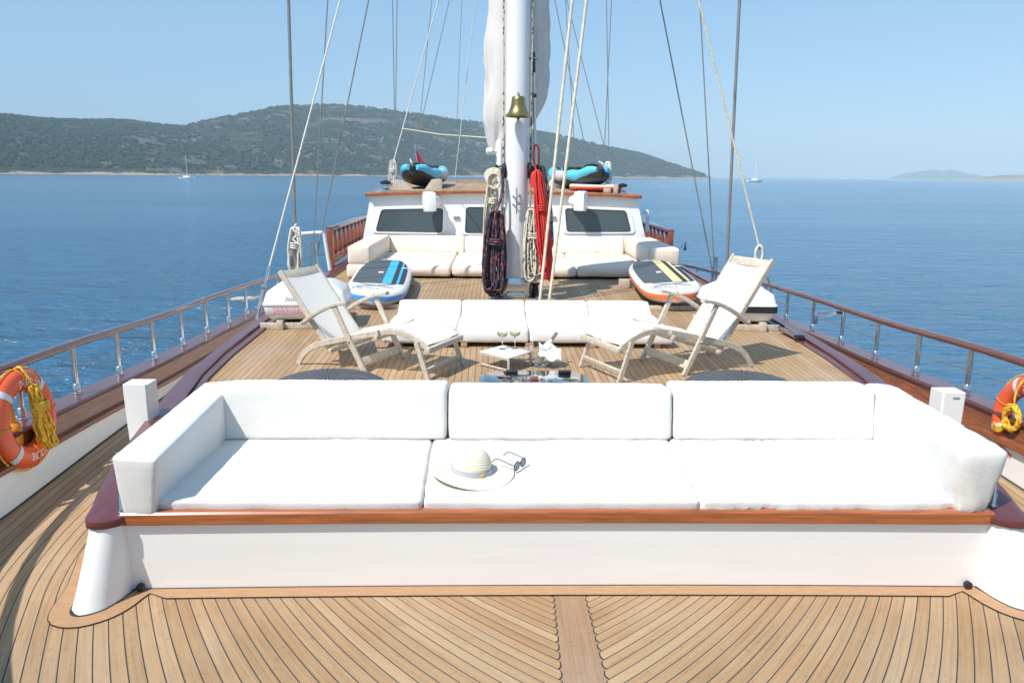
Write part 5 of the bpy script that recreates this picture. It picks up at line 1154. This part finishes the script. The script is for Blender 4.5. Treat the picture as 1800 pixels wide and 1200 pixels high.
# ================================================================== PADDLE BOARDS
def sup(name, fc, bc, wf, L, th, mats, label, texts, tilt=0.0, lift=0.0):
    """fc / bc: centre of the top at the near and far ends; pad, stripes and lettering are thin layers on the top."""
    fc, bc = Vector(fc), Vector(bc); d = (bc - fc).normalized(); r = Vector((d.y, -d.x, 0)).normalized(); r = (r * math.cos(tilt) + Vector((0, 0, 1)) * math.sin(tilt)).normalized(); n = r.cross(d).normalized(); L = (bc - fc).length
    HW = [(0.0, 0.0), (0.012, 0.16), (0.04, 0.26), (0.1, 0.345), (0.2, 0.385), (0.45, 0.40), (0.7, 0.385), (0.86, 0.33), (0.95, 0.24), (0.985, 0.16), (1.0, 0.0)]
    def hw(s_): return smooth(HW, s_) * wf
    def P(s_, x, z): return fc + d * (s_ * L) + r * x + n * z
    root = thing(name, (fc + bc) / 2 - n * th, label, 'paddle board', 'stand-up paddle boards on deck')
    S = [0, 0.004, 0.012, 0.025, 0.045, 0.08, 0.12, 0.2, 0.3, 0.4, 0.5, 0.6, 0.7, 0.8, 0.88, 0.93, 0.965, 0.985, 0.996, 1]
    mb = MB(); rings = []
    for s_ in S:
        h = max(hw(s_), 0.01); e = 0.075 if h > 0.1 else h * 0.7; ring = []
        for i in range(9): a = -PI / 2 + PI * i / 8; ring.append(P(s_, h - e + e * math.cos(a), -th / 2 + th / 2 * math.sin(a)))
        for i in range(9): a = PI / 2 + PI * i / 8; ring.append(P(s_, -h + e + e * math.cos(a), -th / 2 + th / 2 * math.sin(a)))
        rings.append(ring)
    mb.loft(rings); b0 = mb
    n_ = 18
    for k, f in enumerate(b0.F):
        z = sum(((b0.V[i] - fc).dot(n)) for i in f) / len(f)
        if len(f) > 4: b0.MI[k] = 0 
        b0.MI[k] = 0 if z > -th * 0.30 else (1 if z > -th * 0.72 else 2)
    b0.build('hull', [MT['gel'], mats[0], MT['tan_side']], root, 50)
    def layer(nm, x0, x1, s0, s1, z, m):
        mb = MB(); N = 30
        def f(u, v):
            s_ = lerp(s0, s1, v); h = max(0.0, hw(s_) - 0.065); return P(s_, max(-h, min(h, lerp(x0, x1, u))), z)
        mb.slab(f, 8, N, 0.003); mb.build(nm, m, root, 0)
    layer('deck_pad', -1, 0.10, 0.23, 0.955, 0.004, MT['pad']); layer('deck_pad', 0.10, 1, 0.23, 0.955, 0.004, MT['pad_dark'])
    layer('wide_stripe', 0.05, 0.17, 0.23, 0.955, 0.0075, mats[1]); layer('narrow_stripe', 0.235, 0.268, 0.23, 0.955, 0.0075, mats[1])
    mb = MB(); c = P(0.52, -0.02, 0.014); mb.beam(P(0.505, -0.02, 0.012), P(0.535, -0.02, 0.012), 0.07, 0.012, n, 0.004); mb.build('handle', MT['gel'], root)
    for a in (-1, 1): mb = MB(); mb.beam(P(0.70, a * 0.27 * wf - .03, 0.008), P(0.70, a * 0.34 * wf + .03, 0.008), 0.05, 0.006, n); mb.build('pad_notch', MT['gel'], root)
    mb = MB()
    mb.tube([P(0.115, -0.24, 0.012), P(0.20, 0.22, 0.012)], 0.006, 6); mb.tube([P(0.20, -0.24, 0.012), P(0.115, 0.22, 0.012)], 0.006, 6); mb.build('bungee', MT['lamp_grey'], root)
    vs, fs = text_mesh(texts, 0.085)
    mb = MB(); mb.add([P(0.085 + v.y * 1.6 / L, v.x * 0.9 - 0.12, 0.004) for v in vs], fs); mb.build('lettering', MT['dark_letter'], root, 0)
    return root
sup('paddle_board', (-1.80, 9.45, 0.595), (-1.98, 12.30, 0.70), 1.0, 3, 0.155, (MT['blue_side'], MT['blue_foam']), 'paddle board with bright blue stripes and blue side, left of the mast', 'Jobe Yarra', tilt=-0.06)
sup('paddle_board', (1.90, 9.45, 0.64), (2.06, 12.25, 0.72), 1.0, 3, 0.155, (MT['orange_side'], MT['yellow_foam']), 'paddle board with yellow stripes and orange side, right of the mast', 'Jobe Yarra', tilt=0.06)
for sx, lb in ((-1, 'low wooden rack under the blue paddle board'), (1, 'low wooden rack under the orange paddle board')):
    rk = thing('board_rack', (sx * 1.85, 10.5, ZD), lb, 'rack', 'wooden racks under the paddle boards')
    for y, zt in ((9.62, 0.428), (11.6, 0.505)):
        mb = MB(); mb.box((sx * 1.83, y, (ZD + zt) / 2), (0.62, 0.06, zt - ZD - 0.002), None, 0.006); mb.build('rail', MT['teak_grey'], rk)

# ================================================================== AFT LOUNGE (beige)
GA = 'beige cushions of the aft lounge'
lb_ = thing('lounge_plinth', (0, 13.7, ZD), 'low beige covered plinth under the aft lounge cushions', 'plinth')
mb = MB(); mb.box((0, 13.9, ZD + 0.02), (4.2, 2.0, 0.038), None, 0.004); mb.build('board', MT['beige'], lb_)
sxs = [-2.30, -1.03, -0.10, 0.98, 2.12]
for i in range(4):
    C = corners(sxs[i] + .008, sxs[i + 1] - .008, 12.5 + 0.02 * (i % 2), 14.85, ZD + 0.04, 0.575)
    cushion('seat_mattress', C, 'beige seat mattress of the aft lounge, %s of four' % nm[i], 'cushion', GA, MT['beige'], 0.05, 0.012, 0.004, 51 + i, 0.006, 0.08)
bxs = [-2.32, -0.9, 0.62, 2.12]
for i, nm3 in enumerate(['below the left window', 'in the middle behind the mast', 'below the right window']):
    C = [(bxs[i] + .008, 14.80, 0.56), (bxs[i + 1] - .008, 14.80, 0.56), (bxs[i + 1] - .008, 15.12, 0.45), (bxs[i] + .008, 15.12, 0.45), (bxs[i] + .008, 14.92, 0.86), (bxs[i + 1] - .008, 14.92, 0.86), (bxs[i + 1] - .008, 15.14, 0.86), (bxs[i] + .008, 15.14, 0.86)]
    cushion('back_bolster', C, 'beige back cushion of the aft lounge %s' % nm3, 'cushion', GA, MT['beige'], 0.05, 0.012, 0.004, 61 + i, 0.004, 0.08)
cushion('arm_bolster', corners(-2.66, -2.31, 12.47, 14.95, 0.60, 0.885), 'beige arm cushion at the left end of the aft lounge', 'cushion', GA, MT['beige'], 0.04, 0.01, 0.004, 71, 0.004, 0.08)
cushion('arm_base_cushion', corners(-2.68, -2.31, 12.45, 14.95, ZD + 0.01, 0.597), 'beige base block under the left arm of the aft lounge', 'cushion', GA, MT['beige'], 0.04, 0.01, 0.004, 72, 0.004, 0.08)
cushion('arm_bolster', corners(2.13, 2.66, 12.62, 14.95, 0.57, 0.87), 'broad beige arm cushion at the right end of the aft lounge', 'cushion', GA, MT['beige'], 0.05, 0.01, 0.004, 73, 0.003, 0.08)
cushion('arm_base_cushion', corners(2.13, 2.66, 12.62, 14.95, ZD + 0.01, 0.567), 'beige base block under the broad right arm of the aft lounge', 'cushion', GA, MT['beige'], 0.04, 0.01, 0.004, 74, 0.003, 0.08)

# ================================================================== LIFE RINGS
def life_ring(c, sx, label, spin):
    c = Vector(c); nr = Vector((-sx, 0, 0)); rt = Vector((0, 1 if sx < 0 else -1, 0)); upv = Vector((0, 0, 1))
    tl = math.radians(5); nr, upv = nr * math.cos(tl) + upv * math.sin(tl), upv * math.cos(tl) - nr * math.sin(tl)
    Rm, ra, rb = 0.238, 0.068, 0.052
    def T(phi, th, e=0.0):   # phi clockwise from the top as seen from the deck
        rad_ = Rm + (ra + e) * math.cos(th); return c + rt * (rad_ * math.sin(phi)) + upv * (rad_ * math.cos(phi)) + nr * ((rb + e) * math.sin(th))
    lr = thing('life_ring', c, label, 'life ring', 'orange life rings on the railings')
    mb = MB(); mb.torus(T, 72, 24); mb.build('ring_body', MT['orange'], lr, 60)
    for k in range(4):
        a0 = math.radians(45 + 90 * k + spin); mb = MB()
        mb.grid(lambda u, v: T(a0 + (u - 0.5) * 0.15, lerp(math.radians(15), math.radians(158), v), 0.0022), 6, 14); mb.build('reflective_band', MT['reflect'], lr, 60)
        mb = MB(); a1 = math.radians(90 * k + spin)
        mb.torus(lambda p, q: T(a1 + (p / (2 * PI) - 0.5) * 0.001 + 0.045 * math.cos(p) * 0 + 0.02 * math.cos(q), p, 0.004 + 0.003 * math.sin(q)), 24, 6); mb.build('rope_loop', MT['rope_yellow'], lr, 60)
    mb = MB(); pts = []
    for i in range(96):
        ph = 2 * PI * i / 96; sag = 0.006 + 0.010 * abs(math.sin(2 * (ph - math.radians(spin)))); rad_ = Rm + ra + sag; pts.append(c + rt * (rad_ * math.sin(ph)) + upv * (rad_ * math.cos(ph)))
    mb.tube(pts, 0.006, 8, closed=True); mb.build('grab_rope', MT['rope_yellow'], lr, 60)
    def arc_text(txt, mid, size, top):
        vs, fs = text_mesh(txt, size); mb = MB(); out = []
        for v in vs:
            off_ = v.y - size * 0.33
            if top: ph = mid + v.x / Rm; th = PI / 2 - off_ / ra
            else: ph = mid - v.x / Rm; th = PI / 2 + off_ / ra
            out.append(T(ph, th, 0.0018))
        mb.add(out, fs); mb.build('lettering', MT['white_letter'], lr, 0)
    arc_text('papa joe', math.radians(18 + spin * 0.3), 0.078, True); arc_text('BODRUM', math.radians(165 + spin * 0.3), 0.066, False)
    return T
rcl = Vector((-3.235, 4.705, 0.505)); life_ring(rcl, -1, 'orange life ring with BODRUM lettering and a bundled yellow line, on the left rail', 0)
rcr = Vector((3.25, 5.0, 0.402)); life_ring(rcr, 1, 'orange life ring on the right rail, half cut off by the picture edge', 20)
# hooks
for c, lb, sx in ((rcl, 'black strap holding the left life ring to its rail post', -1), (rcr, 'black strap holding the right life ring to its rail post', 1)):
    mb = MB(); px_ = XB(4.9) + (0.14 if sx < 0 else 0.02); mb.tube(spline([(sx * px_, 4.93, 0.72), (sx * (px_ - 0.06), 4.86, 0.79), (sx * (px_ - 0.1), 4.80, 0.74), (c.x, c.y + 0.03, c.z + 0.31)], 5), 0.009, 8); solo(mb, 'ring_strap', MT['black'], lb, 'strap', 'black straps of the life rings')
# throwing lines
mb = MB(); tp = rcl + Vector((0.07, 0.03, 0.20)); hank(mb, tp, rcl + Vector((0.10, 0.10, -0.215)), 0.01, 0.14, 15, 0.0075, 21)
rd = random.Random(9); pts = []
for k in range(13):
    oy = rd.uniform(-0.055, 0.055)
    for i in range(18):
        a = 2 * PI * i / 18 + PI / 2; sz = (1 - math.sin(a)) / 2; p = tp.lerp(rcl + Vector((0.10, 0.10, -0.21 + rd.uniform(0, .02))), sz)
        pts.append(p + Vector((0.02 * math.sin(a * 2 + k) + rd.uniform(-.012, .012), (oy + math.cos(a) * 0.045) * (0.35 + 0.95 * sz), 0)))
mb.tube(spline(pts, 2), 0.0075, 6)
for k in range(5): mb.tube([tp.lerp(rcl + Vector((0.1, 0.1, -0.21)), 0.3) + Vector((0.045 * math.cos(t_), 0.055 * math.sin(t_), 0.012 * k - 0.03)) for t_ in [2 * PI * i / 14 for i in range(15)]], 0.008, 6)
mb.tube(spline([tp + Vector((0, 0, -0.02)), rcl + Vector((0.075, -0.01, 0.245)), rcl + Vector((0.02, -0.005, 0.325)), rcl + Vector((-0.02, 0.01, 0.31))], 5), 0.008, 6)
solo(mb, 'throwing_line', MT['rope_yellow'], 'bundled yellow throwing line hung on the left life ring', 'rope', 'yellow throwing lines', ang=70)
mb = MB(); tp = rcr + Vector((-0.075, 0.02, 0.05)); rd = random.Random(4); pts = []
for k in range(12):
    for i in range(14):
        a = 2 * PI * i / 14; pts.append(tp + Vector((rd.uniform(-.02, .012), math.cos(a) * 0.07 + rd.uniform(-.012, .012), math.sin(a) * 0.075 - 0.02 - 0.006 * (k % 5) + rd.uniform(-.012, .012))))
mb.tube(spline(pts, 2), 0.008, 6)
mb.tube(spline([tp + Vector((0, 0, 0.05)), tp + Vector((0.005, 0.0, 0.17)), rcr + Vector((-0.02, 0.0, 0.325)), rcr + Vector((0.0, 0.05, 0.31))], 5), 0.008, 6)
for k in range(4): mb.tube(spline([tp + Vector((-0.01, 0.03, -0.06)), tp + Vector((-0.005, 0.09, -0.12 - 0.01 * k)), tp + Vector((0.0, 0.17, -0.13 - 0.012 * k)), tp + Vector((0.05, 0.25, -0.12 - 0.012 * k))], 5), 0.008, 6)
solo(mb, 'throwing_line', MT['rope_yellow'], 'tangled yellow throwing line hung on the right life ring', 'rope', 'yellow throwing lines', ang=70)
lt = thing('buoy_light', rcl + Vector((-0.06, 0.02, -0.2)), 'orange floating buoy light hanging behind the left life ring', 'buoy light')
M = Matrix.Translation(rcl + Vector((-0.075, -0.02, -0.17)))
mb = MB(); mb.lathe([(0.0001, 0), (0.06, 0), (0.062, 0.015), (0.062, 0.11), (0.055, 0.135), (0.036, 0.15), (0.028, 0.25), (0.02, 0.275), (0.0001, 0.278)], M, 24); mb.build('light_body', MT['light_orange'], lt, 40)
mb = MB(); mb.lathe([(0.012, 0.272), (0.014, 0.29), (0.01, 0.31), (0.0001, 0.312)], M, 12); mb.build('cap', MT['black'], lt, 40)

# ================================================================== KAYAKS AND GEAR ON THE DECKHOUSE ROOF
def kayak(bow, ang, L, label, scale=1.0, name='kayak'):
    """bow: lowest point under the near end; ang: heading from the near end aft, measured from +y toward +x."""
    bow = Vector(bow); d = Vector((math.sin(ang), math.cos(ang), 0)); r = Vector((math.cos(ang), -math.sin(ang), 0))
    def P(s_, x, z): return bow + d * (s_ * L) + r * (x * scale) + Vector((0, 0, z * scale))
    k = thing(name, bow, label, 'kayak', 'inflatable kayaks on the deckhouse roof')
    def wd(s_): return 0.43 * max(0.0, max(0.0, math.sin(PI * min(1, max(0, s_)) ** 0.9))) ** 0.42
    def rk(s_): return 0.17 * (abs(s_ - 0.5) * 2) ** 3
    mb = MB(); rings = []
    for i in range(25):
        s_ = i / 24; w_ = max(0.02, wd(s_)); ring = []
        for j in range(13): a = PI + PI * j / 12; ring.append(P(s_, w_ * math.cos(a), 0.21 + rk(s_) + (0.21 - 0.06 * (abs(s_ - .5) * 2)) * math.sin(a)))
        for x in (0.72, 0.35, 0, -0.35, -0.72): ring.append(P(s_, w_ * x, 0.17 + rk(s_)))
        rings.append(ring)
    mb.loft(rings); mb.build('hull', MT['kayak_black'], k, 60)
    for s2 in (-1, 1):
        pts = []; rr = []
        for i in range(26): s_ = lerp(0.025, 0.975, i / 25); pts.append(P(s_, s2 * max(0.08, wd(s_) - 0.09), 0.275 + rk(s_) + 0.045 * math.sin(i * 0.9) * 0.3)); rr.append((0.118 + 0.010 * math.cos(i * 0.9)) * scale * (0.45 if i in (0, 25) else 0.8 if i in (1, 24) else 1.05))
        mb = MB(); mb.tube(pts, rr, 14); q0 = len(mb.F)
        for f_i in range(len(mb.F)): mb.MI[f_i] = 1 if 0.34 < (f_i // 14) / 25 < 0.62 else 0
        mb.build('side_chamber', [MT['cyan'], MT['grey_fab']], k, 60)
    for s0, s1 in ((0.0, 0.13), (0.88, 1.0)):
        mb = MB(); rings = []
        for i in range(10):
            s_ = lerp(s0, s1, i / 9); w_ = max(0.03, wd(s_) * 0.42); ring = []
            for j in range(12): a = 2 * PI * j / 12; ring.append(P(s_, w_ * math.cos(a), 0.26 + rk(s_) + (0.06 + 0.06 * math.sin(PI * min(1, (s_ - s0) / (s1 - s0) * 1.0))) * math.sin(a)))
            rings.append(ring)
        mb.loft(rings); mb.build('end_deck', MT['kayak_black'], k, 60)
    mb = MB(); mb.tube(spline([P(0.19, -0.27, 0.36 + rk(.19)), P(0.2, -0.15, 0.46 + rk(.2)), P(0.2, 0, 0.49 + rk(.2)), P(0.2, 0.15, 0.46 + rk(.2)), P(0.19, 0.27, 0.36 + rk(.19))], 5), 0.03 * scale, 8); mb.build('spray_rim', MT['kayak_black'], k, 60)
    for s_ in (0.42, 0.66):
        mb = MB(); mb.box(P(s_, 0, 0.34 + rk(s_)), (0.36 * scale, 0.10, 0.30 * scale), Matrix.Rotation(-ang, 3, 'Z'), 0.04); mb.build('seat_back', MT['kayak_black'], k)
    mb = MB(); mb.tube(spline([P(0.03, -0.05, 0.45 + rk(0.03)), P(-0.01, 0, 0.36 + rk(0)), P(0.0, 0.02, 0.28 + rk(0))], 4), 0.012, 6); mb.build('grab_handle', MT['rope_white'], k)
    return k
pl_ = ay(737, 331, 15.75)
kayak((pl_.x - 0.14, 15.75, roof_z(-1.8, 15.7) + 0.075), 0.10, 3.0, 'cyan and black inflatable kayak pointing at the camera on the left of the deckhouse roof', 0.92)
pr_ = ay(1046, 336, 15.75)
kayak((pr_.x + 0.12, 15.65, roof_z(1.6, 15.7) + 0.07), -0.27, 2.7, 'cyan and black inflatable kayak lying slantwise on the right of the deckhouse roof', 0.92)
cr = thing('kayak_cradle', (pl_.x, 15.6, roof_z(-1.8, 15.6)), 'grey wooden cradle with a V notch under the left kayak', 'cradle')
mb = MB(); z0 = roof_z(-1.85, 15.55) + 0.025; x0 = ay(690, 335, 15.55).x; x1 = ay(777, 335, 15.55).x; xm = pl_.x
M = Matrix.Translation((0, 15.62, 0)) @ Matrix.Rotation(PI / 2, 4, 'X')
mb.prism([(x0, z0), (x1, z0), (x1, z0 + 0.24), (x1 - 0.20, z0 + 0.22), (xm + 0.12, z0 + 0.03), (xm - 0.12, z0 + 0.03), (x0 + 0.18, z0 + 0.2), (x0, z0 + 0.21)], -0.03, 0.03, M, 0.005); mb.build('notched_board', MT['teak_grey'], cr)
# second board under the right kayak and white dinghy bow behind it
p0 = ay(1006, 330, 16.1)
mb = MB(); rings = []
for i in range(14):
    q = i / 13; wd_ = 0.36 * max(0.05, math.sin(PI * min(1, q * 1.0 + 0.02)) ** 0.5); c = Vector((lerp(p0.x - 0.02, p0.x + 0.95, q), lerp(16.2, 15.72, q), roof_z(1.5, 16) + 0.095))
    dr = Vector((0.9, -0.45, 0)).normalized(); nn = Vector((0.45, 0.9, 0)).normalized()
    rings.append([c + nn * (wd_ * math.cos(a)) + Vector((0, 0, 0.07 * math.sin(a))) for a in [2 * PI * j / 16 for j in range(16)]])
mb.loft(rings)
for k_, f in enumerate(mb.F): mb.MI[k_] = 1 if sum(mb.V[i].z for i in f) / len(f) > roof_z(1.5, 16) + 0.115 else 0
solo(mb, 'surf_board', [mat('coral red board', (0.70, 0.09, 0.05), 0.35), MT['gel']], 'red and white board squeezed under the right kayak', 'board', ang=60)
p0 = ay(988, 330, 17.6)
mb = MB(); rings = []
for i in range(12):
    q = i / 11; h = 0.36 * math.sin(PI * (0.12 + 0.5 * q)); c = Vector((p0.x + 0.15, 17.3 + q * 1.0, roof_z(1, 17.5)))
    rings.append([c + Vector((0.42 * math.sin(PI * (0.1 + 0.45 * q)) * math.cos(a), 0, max(0.03, h * max(0, math.sin(a))))) for a in [2 * PI * j / 24 for j in range(24)]])
mb.loft(rings); solo(mb, 'dinghy', MT['gel'], 'small white upturned dinghy behind the cream halyards on the deckhouse roof', 'dinghy', ang=60)
# roof winches, bollards, wrapped block
def roof_winch(px, py, label, s_=1.0):
    p = ay(px, py, 15.7); z = roof_z(p.x, 15.7) + 0.026; w_ = thing('roof_winch', (p.x, 15.7, z), label, 'winch')
    M = Matrix.Translation((p.x, 15.7, z)) @ Matrix.Diagonal((s_, s_, s_, 1))
    mb = MB(); mb.lathe([(0.09, 0), (0.085, 0.03), (0.06, 0.05), (0.055, 0.11)], M, 18); mb.build('drum', MT['steel'], w_)
    mb = MB(); mb.lathe([(0.055, 0.11), (0.085, 0.125), (0.085, 0.16), (0.03, 0.17), (0.03, 0.18)], M, 18); mb.build('head', MT['black'], w_)
roof_winch(678, 338, 'small black and steel winch at the left edge of the deckhouse roof', 1.2)
roof_winch(1094, 340, 'small dark winch at the right edge of the deckhouse roof', 1.1)
for px, lb in ((1082, 'short grey wooden bollard beside the right winch on the deckhouse roof'), (1067, 'low grey wooden chock under the right kayak bow')):
    p = ay(px, 338, 15.6); z = roof_z(p.x, 15.6) + 0.026; mb = MB(); h = 0.17 if px > 1070 else 0.09; mb.box((p.x, 15.6, z + h / 2), (0.09 if px > 1070 else 0.14, 0.1, h), None, 0.01); solo(mb, 'wooden_bollard', MT['teak_grey'], lb, 'bollard')
def block_bundle(px, y0, y1, depth, label):
    a, b_ = ay(px, y0, depth), ay(px, y1, depth); t_ = thing('wrapped_block', b_, label, 'pulley block')
    mb = MB(); mb.lathe([(0.0001, 0), (0.05, 0.01), (0.075, 0.07), (0.08, 0.16), (0.075, 0.24), (0.05, 0.3), (0.0001, 0.31)], Matrix.Translation((b_ + (a - b_) * 0.35)), 18); mb.build('block', MT['gel'], t_)
    mb = MB(); hank(mb, a + Vector((0, -0.06, 0)), b_ + Vector((0, -0.06, 0.03)), 0.14, 0.06, 7, 0.011, px); mb.build('rope', MT['rope_white'], t_, 70)
block_bundle(691, 282, 330, 15.9, 'white pulley block wrapped in rope left of the left kayak')
block_bundle(1068, 286, 325, 16.0, 'white pulley block wrapped in rope right of the right kayak')
# side ladder / white fender box at the right wall of the deckhouse
p = ay(1133, 385, 15.6); mb = MB(); mb.tube(spline([p + Vector((-0.05, 0, 0.12)), p + Vector((0.03, 0, 0.15)), p + Vector((0.06, 0, 0.10)), p + Vector((0.06, 0, -0.25))], 4), 0.035, 8); solo(mb, 'grab_rail', MT['gel'], 'white bent grab rail on the right wall of the deckhouse', 'grab rail', ang=60)
# ensign at the stern
a, b_ = ay(727, 253, 23), ay(737, 300, 23); fl = thing('ensign', b_, 'red flag on a slanting grey pole behind the left kayak', 'flag')
mb = MB(); mb.tube([b_ + (b_ - a) * 1.2, a], 0.045, 10); mb.build('flag_pole', MT['steel'], fl)
mb = MB(); A, B, C_ = ay(730, 262, 23), ay(752, 296, 23), ay(737, 300, 23)
mb.slab(lambda u, v: A.lerp(C_, v) + (B - C_) * (u * v) + Vector((0, 0.06 * math.sin(u * 7), 0)), 8, 10, 0.01); mb.build('flag_cloth', MT['red'], fl, 70)

# ================================================================== BOATS ON THE WATER
def yacht(name, px, py, L, mast_h, heading, label, sail=None):
    p = az(px, py, ZS); d = Vector((math.cos(heading), math.sin(heading), 0)); r = Vector((-d.y, d.x, 0))
    y_ = thing(name, p, label, 'sailing boat', 'boats sailing in the bay')
    def P(s_, x, z): return p + d * ((s_ - 0.5) * L) + r * x + Vector((0, 0, z))
    mb = MB(); rings = []; B = L * 0.15
    for s_ in [0, 0.06, 0.2, 0.4, 0.6, 0.8, 0.93, 1.0]:
        w_ = B * max(0.03, smooth([(0, 0.75), (0.2, 0.95), (0.45, 1), (0.7, 0.8), (0.9, 0.35), (1, 0.02)], s_)); fb = L * (0.15 + 0.03 * s_ ** 2)
        rings.append([P(s_, -w_, fb), P(s_, -w_ * 0.85, fb * 0.3), P(s_, 0, -0.3), P(s_, w_ * 0.85, fb * 0.3), P(s_, w_, fb)])
    mb.loft(rings); mb.build('hull', MT['boat_white'], y_, 40)
    mb = MB(); mb.loft([[P(s_, x * B * k, L * 0.105 + 0.045 * L + z * L * 0.06) for x, z in [(-0.6, 0), (-0.5, 0.8), (0, 1), (0.5, 0.8), (0.6, 0)]] for s_, k in [(0.3, 0.9), (0.4, 1), (0.62, 0.9), (0.7, 0.5)]]); mb.build('cabin', MT['boat_white'], y_, 40)
    mb = MB(); mb.box(P(0.16, 0, L * 0.19), (L * 0.12, B * 1.4, L * 0.02), Matrix.Rotation(heading, 3, 'Z'), 0.02); mb.tube([P(0.12, 0.5 * B, L * .1), P(0.12, .5 * B, L * .19)], 0.05, 6); mb.tube([P(0.12, -0.5 * B, L * .1), P(0.12, -.5 * B, L * .19)], 0.05, 6); mb.build('awning', MT['pad'], y_)
    mb = MB(); mb.tube([P(0.52, 0, L * 0.12), P(0.51, 0, mast_h)], [L * 0.013, L * 0.009], 8); mb.tube([P(0.52, 0, L * 0.22), P(0.18, 0, L * 0.22)], L * 0.012, 8); mb.build('mast', MT['boat_white'], y_)
    mb = MB(); mb.tube([P(0.98, 0, L * .13), P(0.51, 0, mast_h)], L * 0.004, 5); mb.tube([P(0.02, 0, L * .11), P(0.51, 0, mast_h)], L * 0.004, 5); mb.build('stays', MT['wire'], y_)
    if sail:
        mb = MB(); mb.slab(lambda u, v: P(0.51, 0, lerp(L * 0.25, mast_h * 0.95, v)).lerp(P(0.1, L * .05, L * 0.25), (1 - v) * u), 5, 8, 0.05); mb.build('sail', MT['boat_white'], y_)
yacht('sailing_boat', 329, 315.5, 9.6, 14.5, 0.12, 'white sailing yacht with bare mast in front of the wooded hill at left')
yacht('sailing_boat', 1327, 320.5, 14.0, 20, 0.1, 'white yacht with tall thin mast on open water right of the hill')
yacht('sailing_boat', 1489, 316.2, 14, 18, 0.5, 'tiny white sail on the far horizon at right', sail=True)

# ================================================================== HAZE over the bay
mb = MB(); mb.box((0, 0, 114), (27000, 27000, 236))
m = bpy.data.materials.new('haze'); m.use_nodes = True; t = m.node_tree; t.nodes.clear()
o_ = t.nodes.new('ShaderNodeOutputMaterial'); v_ = t.nodes.new('ShaderNodeVolumePrincipled'); v_.inputs['Color'].default_value = (0.66, 0.86, 1.0, 1); v_.inputs['Density'].default_value = 0.00021; v_.inputs['Anisotropy'].default_value = -0.35
t.links.new(v_.outputs[0], o_.inputs['Volume'])
o = mb.build('haze', m, None, 0); tag(o, 'thin blue summer haze over the bay', 'haze', kind='stuff')
